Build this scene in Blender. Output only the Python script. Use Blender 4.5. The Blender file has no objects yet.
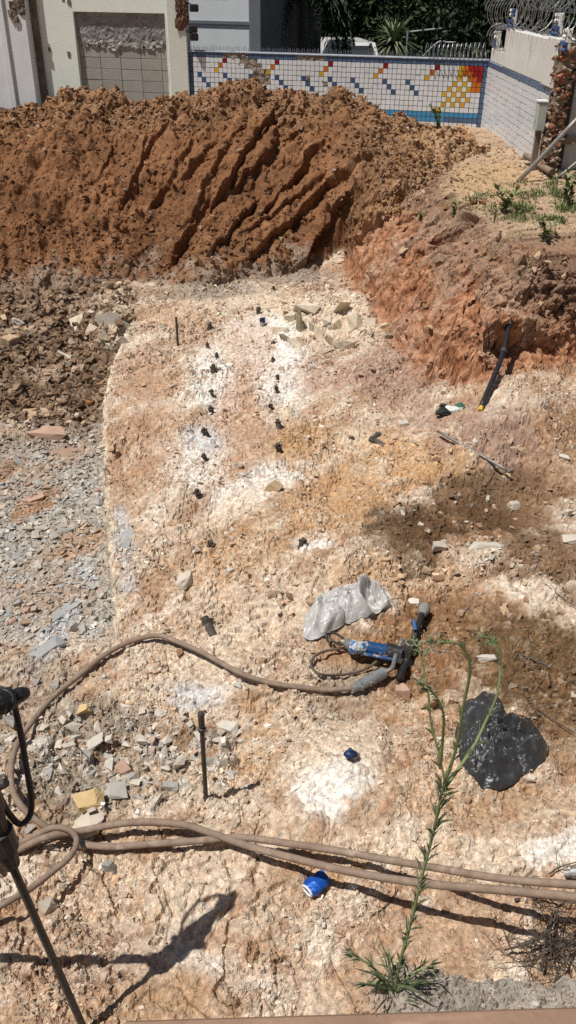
import bpy, math, random
import numpy as np
from mathutils import Vector, Matrix

S = bpy.context.scene
COL = S.collection
rad = math.radians
random.seed(7)
RNG = np.random.default_rng(7)

# ------------------------------------------------------------------ camera
CAM_H, FPX, PITCH, ROLL = 3.2, 840.0, rad(32.3), rad(0.8)
FWD = np.array([0, math.cos(PITCH), -math.sin(PITCH)])
UP0 = np.array([0, math.sin(PITCH), math.cos(PITCH)])
RT0 = np.array([1.0, 0, 0])
RT = math.cos(ROLL) * RT0 + math.sin(ROLL) * UP0
UP = math.cos(ROLL) * UP0 - math.sin(ROLL) * RT0
CP = np.array([0, 0, CAM_H])
cd = bpy.data.cameras.new('camera')
cam = bpy.data.objects.new('camera', cd)
COL.objects.link(cam)
cd.sensor_fit = 'VERTICAL'
cd.sensor_height = 36.0
cd.sensor_width = 36.0 * 576 / 1024
cd.lens = 36.0 * FPX / 1024
cd.clip_start = 0.05
cd.clip_end = 2000
M = Matrix.Identity(4)
for i in range(3):
    M[i][0], M[i][1], M[i][2], M[i][3] = RT[i], UP[i], -FWD[i], CP[i]
cam.matrix_world = M
S.camera = cam

# ------------------------------------------------------------------ light
LDIR = Vector((0.53, 0.27, -1.32)).normalized()
sun_el = math.asin(-LDIR.z)
sun_az = math.atan2(-LDIR.x, -LDIR.y)
w = bpy.data.worlds.new('World')
S.world = w
w.use_nodes = True
nt = w.node_tree
sky = nt.nodes.new('ShaderNodeTexSky')
sky.sky_type = 'NISHITA'
sky.sun_disc = False
sky.sun_elevation = sun_el
sky.sun_rotation = sun_az % (2 * math.pi)
sky.air_density = 1.0
sky.dust_density = 1.5
bg = nt.nodes['Background']
bg.inputs['Strength'].default_value = 0.04
nt.links.new(sky.outputs[0], bg.inputs[0])
sl = bpy.data.lights.new('sun', 'SUN')
sl.energy = 4.6
sl.angle = rad(0.5)
sl.color = (1.0, 0.955, 0.89)
so = bpy.data.objects.new('sun', sl)
so.rotation_euler = LDIR.to_track_quat('-Z', 'Y').to_euler()
so.location = (-6, -3, 15)
COL.objects.link(so)
vs = S.view_settings
vs.view_transform = 'Standard'
vs.look = 'None'
vs.exposure = 0.0
vs.gamma = 1.0
S.cycles.max_bounces = 5
S.cycles.diffuse_bounces = 3
S.cycles.glossy_bounces = 2
S.cycles.transmission_bounces = 3
S.cycles.use_denoising = False

# ------------------------------------------------------------------ survey helpers
def ray(px, py):
    d = FWD + RT * ((px - 288.0) / FPX) + UP * ((512.0 - py) / FPX)
    return d
def at_z(px, py, z=0.0):
    d = ray(px, py)
    return CP + d * ((z - CAM_H) / d[2])
def at_y(px, py, y):
    d = ray(px, py)
    return CP + d * (y / d[1])
def at_x(px, py, x):
    d = ray(px, py)
    return CP + d * (x / d[0])
def project(P):
    d = P - CP
    zc = d @ FWD
    zc = np.where(np.abs(zc) < 1e-6, 1e-6, zc)
    return 288 + FPX * (d @ RT) / zc, 512 - FPX * (d @ UP) / zc, zc

# ------------------------------------------------------------------ noise
def _hash(ix, iy, seed):
    h = (ix.astype(np.int64) * 374761393 + iy.astype(np.int64) * 668265263 + seed * 974711) & 0xffffffff
    h = ((h ^ (h >> 13)) * 1274126177) & 0xffffffff
    h = ((h ^ (h >> 16)) * 2246822519) & 0xffffffff
    return (h ^ (h >> 15)) & 0xffffffff
def perlin(x, y, seed=0):
    ix = np.floor(x).astype(np.int64); iy = np.floor(y).astype(np.int64)
    fx = x - ix; fy = y - iy
    def g(ax, ay, dx, dy):
        a = _hash(ax, ay, seed).astype(np.float64) * (2 * math.pi / 4294967296.0)
        return np.cos(a) * dx + np.sin(a) * dy
    u = fx * fx * fx * (fx * (fx * 6 - 15) + 10); v = fy * fy * fy * (fy * (fy * 6 - 15) + 10)
    a = g(ix, iy, fx, fy); b = g(ix + 1, iy, fx - 1, fy)
    c = g(ix, iy + 1, fx, fy - 1); d = g(ix + 1, iy + 1, fx - 1, fy - 1)
    return 1.5 * ((a + u * (b - a)) * (1 - v) + (c + u * (d - c)) * v)
def fbm(x, y, seed=0, octv=4, gain=0.5):
    r = np.zeros_like(x); a = 1.0
    for o in range(octv):
        r += a * perlin(x * 2 ** o + 17.3 * o, y * 2 ** o - 9.1 * o, seed + o * 31)
        a *= gain
    return r
def lumps(x, y, seed, dens=1.0):
    """height of angular stones, one at most per cell: 0 .. about 1"""
    ix = np.floor(x).astype(np.int64); iy = np.floor(y).astype(np.int64)
    best = np.zeros_like(x); idd = np.zeros_like(x)
    for dx in (-1, 0, 1):
        for dy in (-1, 0, 1):
            cx = ix + dx; cy = iy + dy
            h1 = _hash(cx, cy, seed) / 4294967296.0; h2 = _hash(cx, cy, seed + 1) / 4294967296.0
            h3 = _hash(cx, cy, seed + 2) / 4294967296.0; h4 = _hash(cx, cy, seed + 3) / 4294967296.0
            ex = x - cx - 0.15 - 0.7 * h1; ey = y - cy - 0.15 - 0.7 * h2
            an = h3 * 6.283; c, s = np.cos(an), np.sin(an)
            rx = (0.22 + 0.5 * h4 * h4); a = (ex * c + ey * s) / rx; b = (-ex * s + ey * c) / (rx * (0.55 + 0.4 * h1))
            d = np.maximum(np.maximum(np.abs(a), np.abs(b)), 0.72 * (np.abs(a + 0.3 * b) + np.abs(b)))
            hh = np.clip(1.25 - 1.25 * d * d, 0, 0.8 + 0.3 * (a * (h2 - .5) + b * (h1 - .5))) * rx * 1.6
            hh = np.where(h3 * 0.999 < dens, hh, 0)
            k = hh > best
            best = np.where(k, hh, best); idd = np.where(k, h2, idd)
    return best, idd
def sst(a, b, x):
    t = np.clip((x - a) / (b - a), 0, 1)
    return t * t * (3 - 2 * t)

# ------------------------------------------------------------------ mesh helpers
def mesh(name, V, F, mats=None, smooth=False, col=None, mi=None):
    V = np.asarray(V, dtype=np.float32).reshape(-1, 3)
    me = bpy.data.meshes.new(name)
    if isinstance(F, np.ndarray):
        n, k = F.shape
        me.vertices.add(len(V)); me.vertices.foreach_set('co', V.ravel())
        me.loops.add(n * k); me.loops.foreach_set('vertex_index', F.astype(np.int32).ravel())
        me.polygons.add(n)
        me.polygons.foreach_set('loop_start', np.arange(0, n * k, k, dtype=np.int32))
        me.polygons.foreach_set('loop_total', np.full(n, k, dtype=np.int32))
        me.update(calc_edges=True)
    else:
        me.from_pydata([tuple(v) for v in V.tolist()], [], F)
    me.polygons.foreach_set('use_smooth', np.full(len(me.polygons), bool(smooth)))
    if col is not None:
        at = me.color_attributes.new('Col', 'FLOAT_COLOR', 'POINT')
        c4 = np.ones((len(V), 4), dtype=np.float32); c4[:, :3] = col
        at.data.foreach_set('color', c4.ravel())
    for m in (mats if isinstance(mats, (list, tuple)) else [mats] if mats else []):
        me.materials.append(m)
    if mi is not None:
        me.polygons.foreach_set('material_index', np.asarray(mi, dtype=np.int32))
    me.update()
    return me
def obj(name, me, parent=None, loc=None, kind=None):
    o = bpy.data.objects.new(name, me)
    COL.objects.link(o)
    if parent is not None: o.parent = parent
    if loc is not None: o.location = loc
    if kind: o['kind'] = kind
    return o
def tag(o, label, cat, group=None):
    o['label'] = label; o['category'] = cat
    if group: o['group'] = group
    return o
def thing(name, label, cat, loc=(0, 0, 0), rot=(0, 0, 0), group=None):
    o = bpy.data.objects.new(name, None); COL.objects.link(o)
    o.location = tuple(float(c) for c in loc); o.rotation_euler = rot; o.empty_display_size = 0.1
    return tag(o, label, cat, group)

class MB:
    """collects shapes into one mesh"""
    def __init__(s): s.v = []; s.f = []; s.mi = []; s.n = 0
    def add(s, V, F, m=0):
        V = np.asarray(V, float).reshape(-1, 3)
        s.v.append(V); s.f += [tuple(int(i) + s.n for i in f) for f in F]; s.mi += [m] * len(F); s.n += len(V)
        return s
    def box(s, lo, hi, m=0, jit=0.0, bev=0.0):
        lo = np.array(lo, float); hi = np.array(hi, float)
        if bev > 0:
            c = (lo + hi) / 2; h = (hi - lo) / 2; b = min(bev, h.min() * .45)
            V = []
            for sx in (-1, 1):
                for sy in (-1, 1):
                    for sz in (-1, 1):
                        q = np.array([sx, sy, sz])
                        for ax in range(3):
                            e = h.copy(); e -= b; e[ax] += b
                            V.append(c + q * e)
            V = np.array(V)
            import itertools
            def idx(sx, sy, sz, ax): return ((sx * 4 + sy * 2 + sz) * 3 + ax)
            F = []
            for ax in range(3):
                o1, o2 = [a for a in range(3) if a != ax]
                for sg in (0, 1):
                    q = []
                    for (a, b2) in ((0, 0), (1, 0), (1, 1), (0, 1)):
                        k = [0, 0, 0]; k[ax] = sg; k[o1] = a; k[o2] = b2
                        q.append(idx(*k, ax))
                    F.append(q)
                for a in (0, 1):
                    for b2 in (0, 1):
                        q = []
                        for sg in (0, 1):
                            k = [0, 0, 0]; k[ax] = sg; k[o1] = a; k[o2] = b2
                            q.append((idx(*k, o1), idx(*k, o2)))
                        F.append((q[0][0], q[1][0], q[1][1], q[0][1]))
            for sx in (0, 1):
                for sy in (0, 1):
                    for sz in (0, 1):
                        F.append((idx(sx, sy, sz, 0), idx(sx, sy, sz, 1), idx(sx, sy, sz, 2)))
            # consistent outward winding
            F2 = []
            for f in F:
                P = V[list(f)]; n = np.cross(P[1] - P[0], P[2] - P[0])
                F2.append(tuple(f) if n @ (P.mean(0) - c) > 0 else tuple(f)[::-1])
            return s.add(V, F2, m)
        V = np.array([[x, y, z] for x in (lo[0], hi[0]) for y in (lo[1], hi[1]) for z in (lo[2], hi[2])])
        if jit: V = V + RNG.normal(0, jit, V.shape)
        F = [(0, 1, 3, 2), (4, 6, 7, 5), (0, 4, 5, 1), (2, 3, 7, 6), (0, 2, 6, 4), (1, 5, 7, 3)]
        return s.add(V, F, m)
    def tube(s, P, r, seg=8, m=0, caps=True):
        P = np.asarray(P, float); n = len(P)
        r = np.broadcast_to(np.asarray(r, float), (n,))
        T = np.gradient(P, axis=0); T /= np.linalg.norm(T, axis=1)[:, None] + 1e-12
        a = np.array([0, 0, 1.0]) if abs(T[0][2]) < .9 else np.array([1.0, 0, 0])
        N = np.cross(T[0], a); N /= np.linalg.norm(N)
        V = []
        an = np.linspace(0, 2 * math.pi, seg, endpoint=False)
        for i in range(n):
            N = N - T[i] * (N @ T[i]); N /= np.linalg.norm(N) + 1e-12
            B = np.cross(T[i], N)
            V.append(P[i] + r[i] * (np.cos(an)[:, None] * N + np.sin(an)[:, None] * B))
        V = np.concatenate(V)
        F = []
        for i in range(n - 1):
            for k in range(seg):
                k2 = (k + 1) % seg
                F.append((i * seg + k, i * seg + k2, (i + 1) * seg + k2, (i + 1) * seg + k))
        if caps:
            F.append(tuple(range(seg))[::-1]); F.append(tuple((n - 1) * seg + k for k in range(seg)))
        return s.add(V, F, m)
    def build(s, name, mats, parent=None, smooth=False, kind=None, loc=None):
        me = mesh(name, np.concatenate(s.v), s.f, mats, smooth, mi=s.mi)
        return obj(name, me, parent, loc, kind)

def spline(P, n=8):
    P = np.asarray(P, float)
    Q = np.vstack([2 * P[0] - P[1], P, 2 * P[-1] - P[-2]])
    out = []
    for i in range(1, len(Q) - 2):
        p0, p1, p2, p3 = Q[i - 1], Q[i], Q[i + 1], Q[i + 2]
        for t in np.linspace(0, 1, n, endpoint=False):
            out.append(.5 * ((2 * p1) + (-p0 + p2) * t + (2 * p0 - 5 * p1 + 4 * p2 - p3) * t * t + (-p0 + 3 * p1 - 3 * p2 + p3) * t ** 3))
    out.append(P[-1])
    return np.array(out)

# icospheres for stones
def _ico(sub):
    t = (1 + 5 ** .5) / 2
    V = [(-1, t, 0), (1, t, 0), (-1, -t, 0), (1, -t, 0), (0, -1, t), (0, 1, t), (0, -1, -t), (0, 1, -t), (t, 0, -1), (t, 0, 1), (-t, 0, -1), (-t, 0, 1)]
    F = [(0, 11, 5), (0, 5, 1), (0, 1, 7), (0, 7, 10), (0, 10, 11), (1, 5, 9), (5, 11, 4), (11, 10, 2), (10, 7, 6), (7, 1, 8), (3, 9, 4), (3, 4, 2), (3, 2, 6), (3, 6, 8), (3, 8, 9), (4, 9, 5), (2, 4, 11), (6, 2, 10), (8, 6, 7), (9, 8, 1)]
    V = [np.array(v, float) / np.linalg.norm(v) for v in V]
    for _ in range(sub):
        c = {}; F2 = []
        def mid(a, b):
            k = (min(a, b), max(a, b))
            if k not in c:
                p = V[a] + V[b]; V.append(p / np.linalg.norm(p)); c[k] = len(V) - 1
            return c[k]
        for a, b, d in F:
            x, y, z = mid(a, b), mid(b, d), mid(d, a)
            F2 += [(a, x, z), (b, y, x), (d, z, y), (x, y, z)]
        F = F2
    return np.array(V), np.array(F)
ICO0, ICO1, ICO2, ICO3 = _ico(0), _ico(1), _ico(2), _ico(3)
OCT = (np.array([(1, 0, 0), (-1, 0, 0), (0, 1, 0), (0, -1, 0), (0, 0, 1), (0, 0, -1)], float),
       np.array([(0, 2, 4), (2, 1, 4), (1, 3, 4), (3, 0, 4), (2, 0, 5), (1, 2, 5), (3, 1, 5), (0, 3, 5)]))
import bmesh
def hull(P):
    bm = bmesh.new()
    for q in P: bm.verts.new(q)
    r = bmesh.ops.convex_hull(bm, input=bm.verts)
    dead = [v for v in bm.verts if not v.link_faces]
    for v in dead: bm.verts.remove(v)
    bm.verts.index_update()
    V = np.array([v.co[:] for v in bm.verts]); F = np.array([[v.index for v in f.verts] for f in bm.faces])
    bm.free()
    return V, F
def rock(n, rng, flat=0.65, slim=None):
    """an angular stone: the hull of a few random points in a squarish lump"""
    P = np.array([(a, b, c) for a in (-1, 1) for b in (-1, 1) for c in (-1, 1)], float)
    P = P * rng.uniform(.45, 1.0, (8, 3)) + rng.normal(0, .12, (8, 3))
    P = np.delete(P, rng.integers(8), 0) if rng.random() < .7 else P
    if n > 8: P = np.concatenate([P, rng.uniform(-.8, .8, (n - 8, 3))])
    P = P / np.abs(P).max(0) * .95
    sh = rng.normal(0, .25); P[:, 0] += sh * P[:, 2]
    V, F = hull(P)
    V[:, 2] *= flat
    V[:, 1] *= rng.uniform(.6, .95) if slim is None else slim
    return V, F
def big_rock(rng, n=14, sub=2, amp=.05):
    """a larger stone: a hull with its faces broken up and its corners chipped"""
    V, F = rock(n, rng, 1.0, 1.0)
    bm = bmesh.new()
    vs_ = [bm.verts.new(v) for v in V]
    for f in F: bm.faces.new([vs_[k] for k in f])
    bmesh.ops.bevel(bm, geom=list(bm.edges), offset=.07, segments=1, affect='EDGES', clamp_overlap=True)
    bmesh.ops.triangulate(bm, faces=bm.faces)
    bmesh.ops.subdivide_edges(bm, edges=bm.edges, cuts=sub, use_grid_fill=True)
    bmesh.ops.triangulate(bm, faces=bm.faces)
    bm.verts.index_update()
    V = np.array([v.co[:] for v in bm.verts]); F = np.array([[v.index for v in f.verts] for f in bm.faces])
    bm.free()
    o = rng.uniform(-50, 50)
    nn = V / (np.linalg.norm(V, axis=1, keepdims=True) + 1e-9)
    h = fbm(V[:, 0] * 2.2 + o, V[:, 1] * 2.2 + V[:, 2] * 1.7, 5, 4) + .5 * fbm(V[:, 2] * 4 + o, V[:, 1] * 4 - V[:, 0] * 3, 6, 3)
    V = V + nn * (amp * h)[:, None]
    return V, F

# ------------------------------------------------------------------ materials
def mat(name, color, rough=0.85, metal=0.0, vary=0.25, scale=12.0, bump=0.3, bscale=60.0, color2=None, attr=False, coat=0.0, objvar=0.0, spec=0.3, dist=0.01, detail=6.0, stains=None):
    m = bpy.data.materials.new(name); m.use_nodes = True
    n = m.node_tree.nodes; l = m.node_tree.links
    b = n['Principled BSDF']
    b.inputs['Roughness'].default_value = rough
    b.inputs['Metallic'].default_value = metal
    b.inputs['Specular IOR Level'].default_value = spec
    if coat: b.inputs['Coat Weight'].default_value = coat
    tc = n.new('ShaderNodeTexCoord')
    vec = tc.outputs['Object']
    if objvar:
        oi = n.new('ShaderNodeObjectInfo')
        ad = n.new('ShaderNodeVectorMath'); ad.operation = 'ADD'
        cx = n.new('ShaderNodeCombineXYZ')
        mu = n.new('ShaderNodeMath'); mu.operation = 'MULTIPLY'; mu.inputs[1].default_value = 37.0
        l.new(oi.outputs['Random'], mu.inputs[0]); l.new(mu.outputs[0], cx.inputs[0]); l.new(mu.outputs[0], cx.inputs[1])
        l.new(vec, ad.inputs[0]); l.new(cx.outputs[0], ad.inputs[1]); vec = ad.outputs[0]
    no = n.new('ShaderNodeTexNoise'); no.inputs['Scale'].default_value = scale; no.inputs['Detail'].default_value = detail
    no.inputs['Roughness'].default_value = 0.65
    l.new(vec, no.inputs['Vector'])
    cr = n.new('ShaderNodeMapRange'); cr.inputs['From Min'].default_value = 0.3; cr.inputs['From Max'].default_value = 0.7
    l.new(no.outputs['Fac'], cr.inputs['Value'])
    mx = n.new('ShaderNodeMix'); mx.data_type = 'RGBA'
    l.new(cr.outputs[0], mx.inputs['Factor'])
    if attr:
        at = n.new('ShaderNodeAttribute'); at.attribute_name = 'Col'
        m1 = n.new('ShaderNodeVectorMath'); m1.operation = 'SCALE'; m1.inputs['Scale'].default_value = 1 - vary
        m2 = n.new('ShaderNodeVectorMath'); m2.operation = 'SCALE'; m2.inputs['Scale'].default_value = 1 + vary
        l.new(at.outputs['Color'], m1.inputs[0]); l.new(at.outputs['Color'], m2.inputs[0])
        l.new(m1.outputs[0], mx.inputs['A']); l.new(m2.outputs[0], mx.inputs['B'])
    else:
        c2 = color2 if color2 else tuple(min(1, c * (1 + vary)) for c in color)
        c1 = color if color2 else tuple(c * (1 - vary) for c in color)
        mx.inputs['A'].default_value = (*c1, 1); mx.inputs['B'].default_value = (*c2, 1)
    out = mx.outputs['Result']
    if objvar:
        hs = n.new('ShaderNodeHueSaturation')
        mr = n.new('ShaderNodeMapRange'); mr.inputs['To Min'].default_value = 1 - objvar; mr.inputs['To Max'].default_value = 1 + objvar
        l.new(oi.outputs['Random'], mr.inputs['Value']); l.new(mr.outputs[0], hs.inputs['Value']); l.new(out, hs.inputs['Color'])
        out = hs.outputs[0]
    if stains:
        sc, lo, hi, colr, stretch = stains
        mp = n.new('ShaderNodeMapping'); mp.inputs['Scale'].default_value = stretch
        l.new(tc.outputs['Object'], mp.inputs['Vector'])
        n2 = n.new('ShaderNodeTexNoise'); n2.inputs['Scale'].default_value = sc; n2.inputs['Detail'].default_value = 8
        n2.inputs['Roughness'].default_value = 0.7
        l.new(mp.outputs[0], n2.inputs['Vector'])
        r2 = n.new('ShaderNodeMapRange'); r2.inputs['From Min'].default_value = lo; r2.inputs['From Max'].default_value = hi
        l.new(n2.outputs['Fac'], r2.inputs['Value'])
        x2 = n.new('ShaderNodeMix'); x2.data_type = 'RGBA'
        l.new(r2.outputs[0], x2.inputs['Factor']); l.new(out, x2.inputs['A']); x2.inputs['B'].default_value = (*colr, 1)
        out = x2.outputs['Result']
    l.new(out, b.inputs['Base Color'])
    if bump:
        nb = n.new('ShaderNodeTexNoise'); nb.inputs['Scale'].default_value = bscale; nb.inputs['Detail'].default_value = 5
        l.new(vec, nb.inputs['Vector'])
        bp = n.new('ShaderNodeBump'); bp.inputs['Strength'].default_value = bump; bp.inputs['Distance'].default_value = dist
        l.new(nb.outputs['Fac'], bp.inputs['Height']); l.new(bp.outputs[0], b.inputs['Normal'])
    return m
M_GROUND = mat('soil_and_rock', (1, 1, 1), 0.95, attr=True, vary=0.38, scale=34, bump=0.7, bscale=110, dist=0.012, spec=0.10, detail=10.0)
M_STONES = mat('loose_stones', (1, 1, 1), 0.92, attr=True, vary=0.15, scale=40, bump=0.3, bscale=120, spec=0.15)
# ------------------------------------------------------------------ terrain
EDGE_PX = [(140, 298), (128, 330), (110, 372), (104, 400), (103, 440), (105, 500), (110, 560), (114, 600), (118, 645)]
EDGE = np.array([at_z(x, y, 0)[:2] for x, y in EDGE_PX])[::-1]        # near -> far
def edge_x(y): return np.interp(y, EDGE[:, 1], EDGE[:, 0])
BANK = np.array([at_z(346, 262, .15)[:2], at_z(352, 292, 0)[:2], at_z(386, 345, 0)[:2], at_z(424, 390, 0)[:2], at_z(482, 404, 0)[:2],
                 at_z(530, 385, 0)[:2], at_z(580, 372, 0)[:2], (4.6, 7.7), (7.5, 7.9), (40, 8.2)])
BANK = np.vstack([[BANK[0][0] + .15, 11.6], BANK])
MFOOT = np.array([at_z(x, y, 0)[:2] for x, y in [(-200, 300), (-40, 292), (60, 290), (150, 282), (205, 288), (255, 280), (310, 272), (345, 258)]])
CREST_Y = 13.2
CREST = np.array([at_y(x, y, CREST_Y)[[0, 2]] for x, y in
                  [(-220, 102), (-60, 100), (5, 99), (40, 97), (70, 92), (95, 87), (115, 92), (150, 95), (200, 92), (235, 84), (255, 81), (275, 88), (305, 95), (325, 90), (345, 82), (362, 90), (385, 99), (405, 110), (440, 124), (480, 136)]])
RFLANK = np.array([at_z(x, y, 1.07)[:2] for x, y in [(338, 262), (352, 246), (374, 224), (420, 190), (466, 164), (530, 140)]])
def seg_dist(x, y, poly):
    best = np.full(x.shape, 1e9); t_at = np.zeros_like(x); side = np.zeros_like(x)
    acc = 0.0
    for a, b in zip(poly[:-1], poly[1:]):
        d = b - a; L = float(np.hypot(*d))
        t = np.clip(((x - a[0]) * d[0] + (y - a[1]) * d[1]) / L ** 2, 0, 1)
        ex = x - a[0] - t * d[0]; ey = y - a[1] - t * d[1]
        dd = np.hypot(ex, ey)
        k = dd < best
        best = np.where(k, dd, best); t_at = np.where(k, acc + t * L, t_at)
        side = np.where(k, np.sign(d[0] * (y - a[1]) - d[1] * (x - a[0])), side)
        acc += L
    return best * side, t_at           # positive to the left of the travel direction
def base(x, y):
    """returns height and region weights (bench, rubble, mound, bank)"""
    x = np.asarray(x, float); y = np.asarray(y, float)
    # rock bench with gentle swell
    z = 0.05 * perlin(x * .7, y * .7, 3) * sst(2, 4, y)
    # trench of rubble at lower left
    px, py, _ = project(np.stack([x, y, np.zeros_like(x)], -1))
    dent = np.exp(-(((px - 165) / 110) ** 2 + ((py - 752) / 42) ** 2))
    z -= .12 * dent
    z -= .10 * np.exp(-(((px - 400) / 75) ** 2 + ((py - 660) / 55) ** 2))
    z -= .07 * np.exp(-(((px - 520) / 90) ** 2 + ((py - 520) / 45) ** 2))
    z += .10 * np.exp(-(((px - 300) / 90) ** 2 + ((py - 545) / 60) ** 2))
    z += .12 * np.exp(-(((px - 350) / 60) ** 2 + ((py - 780) / 50) ** 2))
    z += .16 * np.exp(-(((px - 320) / 60) ** 2 + ((py - 318) / 16) ** 2))
    z += .26 * np.exp(-(((px - 516) / 62) ** 2 + ((py - 425) / 26) ** 2))
    # left of the split the rock has dropped away
    e = edge_x(y) - x + (.014 * perlin(y * 3, y * 0, 9) + .012 * perlin(y * 9, y * 0, 10) + .012 * perlin(x * 22, y * 16, 11)) * sst(3, 4, y)
    k = sst(3.55, 4.1, y) * (1 - sst(9.3, 10.2, y))
    drop = k * (.24 * sst(0, .03, e) + .36 * np.clip(e, 0, 3) * sst(0, .3, e))
    z -= drop
    w_rub = sst(-.02, .02, e) * k
    z += .30 * np.exp(-(((px - 112) / 26) ** 2 + ((py - 322) / 26) ** 2)) * sst(.0, .1, e)
    # cut bank and the plateau above it
    d, tb = seg_dist(x, y, BANK)
    # mound
    yf = np.interp(x, MFOOT[:, 0], MFOOT[:, 1])
    cz = np.interp(x, CREST[:, 0], CREST[:, 1]) - .11
    t = (y - yf) / (CREST_Y - yf)
    zm = np.where(t < 1, cz * (np.clip(t, -.5, 1) ** 0.92 if False else np.sign(t) * np.abs(np.clip(t, -.1, 1)) ** (0.9 - .42 * sst(.0, .8, x))), cz - (np.clip(y - CREST_Y - .25, 0, 9)) * .75)
    sd, _ = seg_dist(x, y, RFLANK)
    cap_ = 0
    cap = np.where(y < CREST_Y, cz, cz - np.clip(y - CREST_Y - .25, 0, 9) * .75)
    zm2 = np.minimum(1.07 + .42 * sd, cap) - 2.0 * np.clip(x - 2.9 - .3 * perlin(y * 1.5, x * 1.5, 28), 0, 9)
    zm2 = zm2 - 4 * np.clip(.75 - d, 0, 5) * (1 - sst(10.1, 10.9, y))
    sR = sst(.45, 1.1, x)
    zm = np.where((sd > -.4) & (x > .45), zm * (1 - sR) + zm2 * sR, np.where(x > 1.0, -5, zm))
    w_m0 = np.maximum(sst(-.03, .03, t) * np.maximum(1 - sst(.35, .6, d), sst(9.9, 10.2, y)), sst(-.12, .12, sd + .1 * perlin(x * 2, y * 2, 29)) * sst(.3, .5, d))
    # profile of the bank face
    rill = np.abs(perlin(tb * 2.6 + .7 * d, d * .55, 21)) + .5 * np.abs(perlin(tb * 6.5 + 1.3 * d, d * 1.1, 22))
    prof = np.interp(d, [-.9, -.35, 0, .12, .4, .85, 1.15, 1.5, 2.5], [0, .03, .12, .40, .76, 1.04, 1.10, 1.10, 1.10])
    face = sst(-.05, .2, d) * (1 - sst(.95, 1.5, d))
    prof = prof - .16 * (rill - .35) * face + .10 * perlin(tb * 1.1, d * 1.2, 23) * face
    plateau = prof + .06 * fbm(x * .6, y * .6, 25, 3) * sst(1, 2, d)
    far = sst(15.2, 17, y)
    plateau = plateau * (1 - far) + 1.02 * far
    zb = np.where(d > -.9, plateau, 0)
    z2 = np.maximum(z, zb + z * (1 - sst(0, .6, d)))
    w_bank = sst(-.12, .04, d)
    z3 = np.maximum(z2, zm)
    behind = sst(14.4, 15.6, y)
    z3 = np.maximum(z3, behind * 1.0 + (1 - behind) * -5)
    z3 = z3 - .9 * sst(18.5, 19.5, y)
    w_m = np.where(zm > z2 - .02, np.maximum(w_m0, sst(.0, .12, zm - z2) * (x > .4)), 0)
    px, py, _ = project(np.stack([x, y, z3], -1))
    return z3, w_rub, w_m, w_bank, d, tb, t, e, px, py

def pxy_of(x, y, z): return project(np.stack([x, y, z], -1))
GROOVES = [  # tooth marks of the digger down the mound: top (px), bottom (px), width m, depth
    ((322, 146), (262, 215), .20, .20), ((372, 150), (246, 262), .24, .20), ((300, 128), (228, 190), .16, .12), ((276, 108), (206, 214), .22, .16),
    ((246, 120), (180, 232), .20, .14), ((222, 136), (168, 200), .16, .10), ((352, 190), (300, 262), .26, .22), ((196, 140), (150, 210), .18, .12),
    ((330, 176), (240, 236), .16, .13), ((176, 110), (138, 168), .14, .10), ((210, 190), (170, 262), .22, .16), ((150, 140), (118, 220), .2, .10),
    ((260, 196), (205, 260), .18, .12), ((290, 98), (258, 140), .16, .10), ((120, 120), (96, 190), .18, .08)]
def groove_field(px, py):
    """signed push, in metres, from the row of tooth marks"""
    z = np.zeros_like(px)
    for (a, b, wd, dp) in GROOVES:
        a = np.array(a, float); b = np.array(b, float); dv = b - a; L = np.hypot(*dv); u = dv / L; nrm = np.array([-u[1], u[0]])
        if nrm[0] < 0: nrm = -nrm                       # pointing right
        s = ((px - a[0]) * u[0] + (py - a[1]) * u[1]) / L
        q = (px - a[0]) * nrm[0] + (py - a[1]) * nrm[1] + 3.5 * perlin(s * 5, s * 0 + a[0] * .1, 77) 
        ends = sst(-.08, .12, s) * (1 - sst(.8, 1.1, s))
        W = wd * 60
        q = q + 2.5 * perlin(px * .09, py * .09, 78)
        prof = np.where(q < -1, np.clip(1 + (q + 1) / (W * 1.5), 0, 1) * .55, 0) + np.where((q >= -1) & (q < 1.6), .55 - 1.25 * sst(-1, 1.6, q), 0) - np.where(q >= 1.6, np.clip(1 - (q - 1.6) / (W * .9), 0, 1) * .70, 0)
        ends = ends * (.65 + .5 * perlin(s * 2.2, s * 0 + a[1] * .13, 79))
        z += dp * prof * ends
    return z

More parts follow.
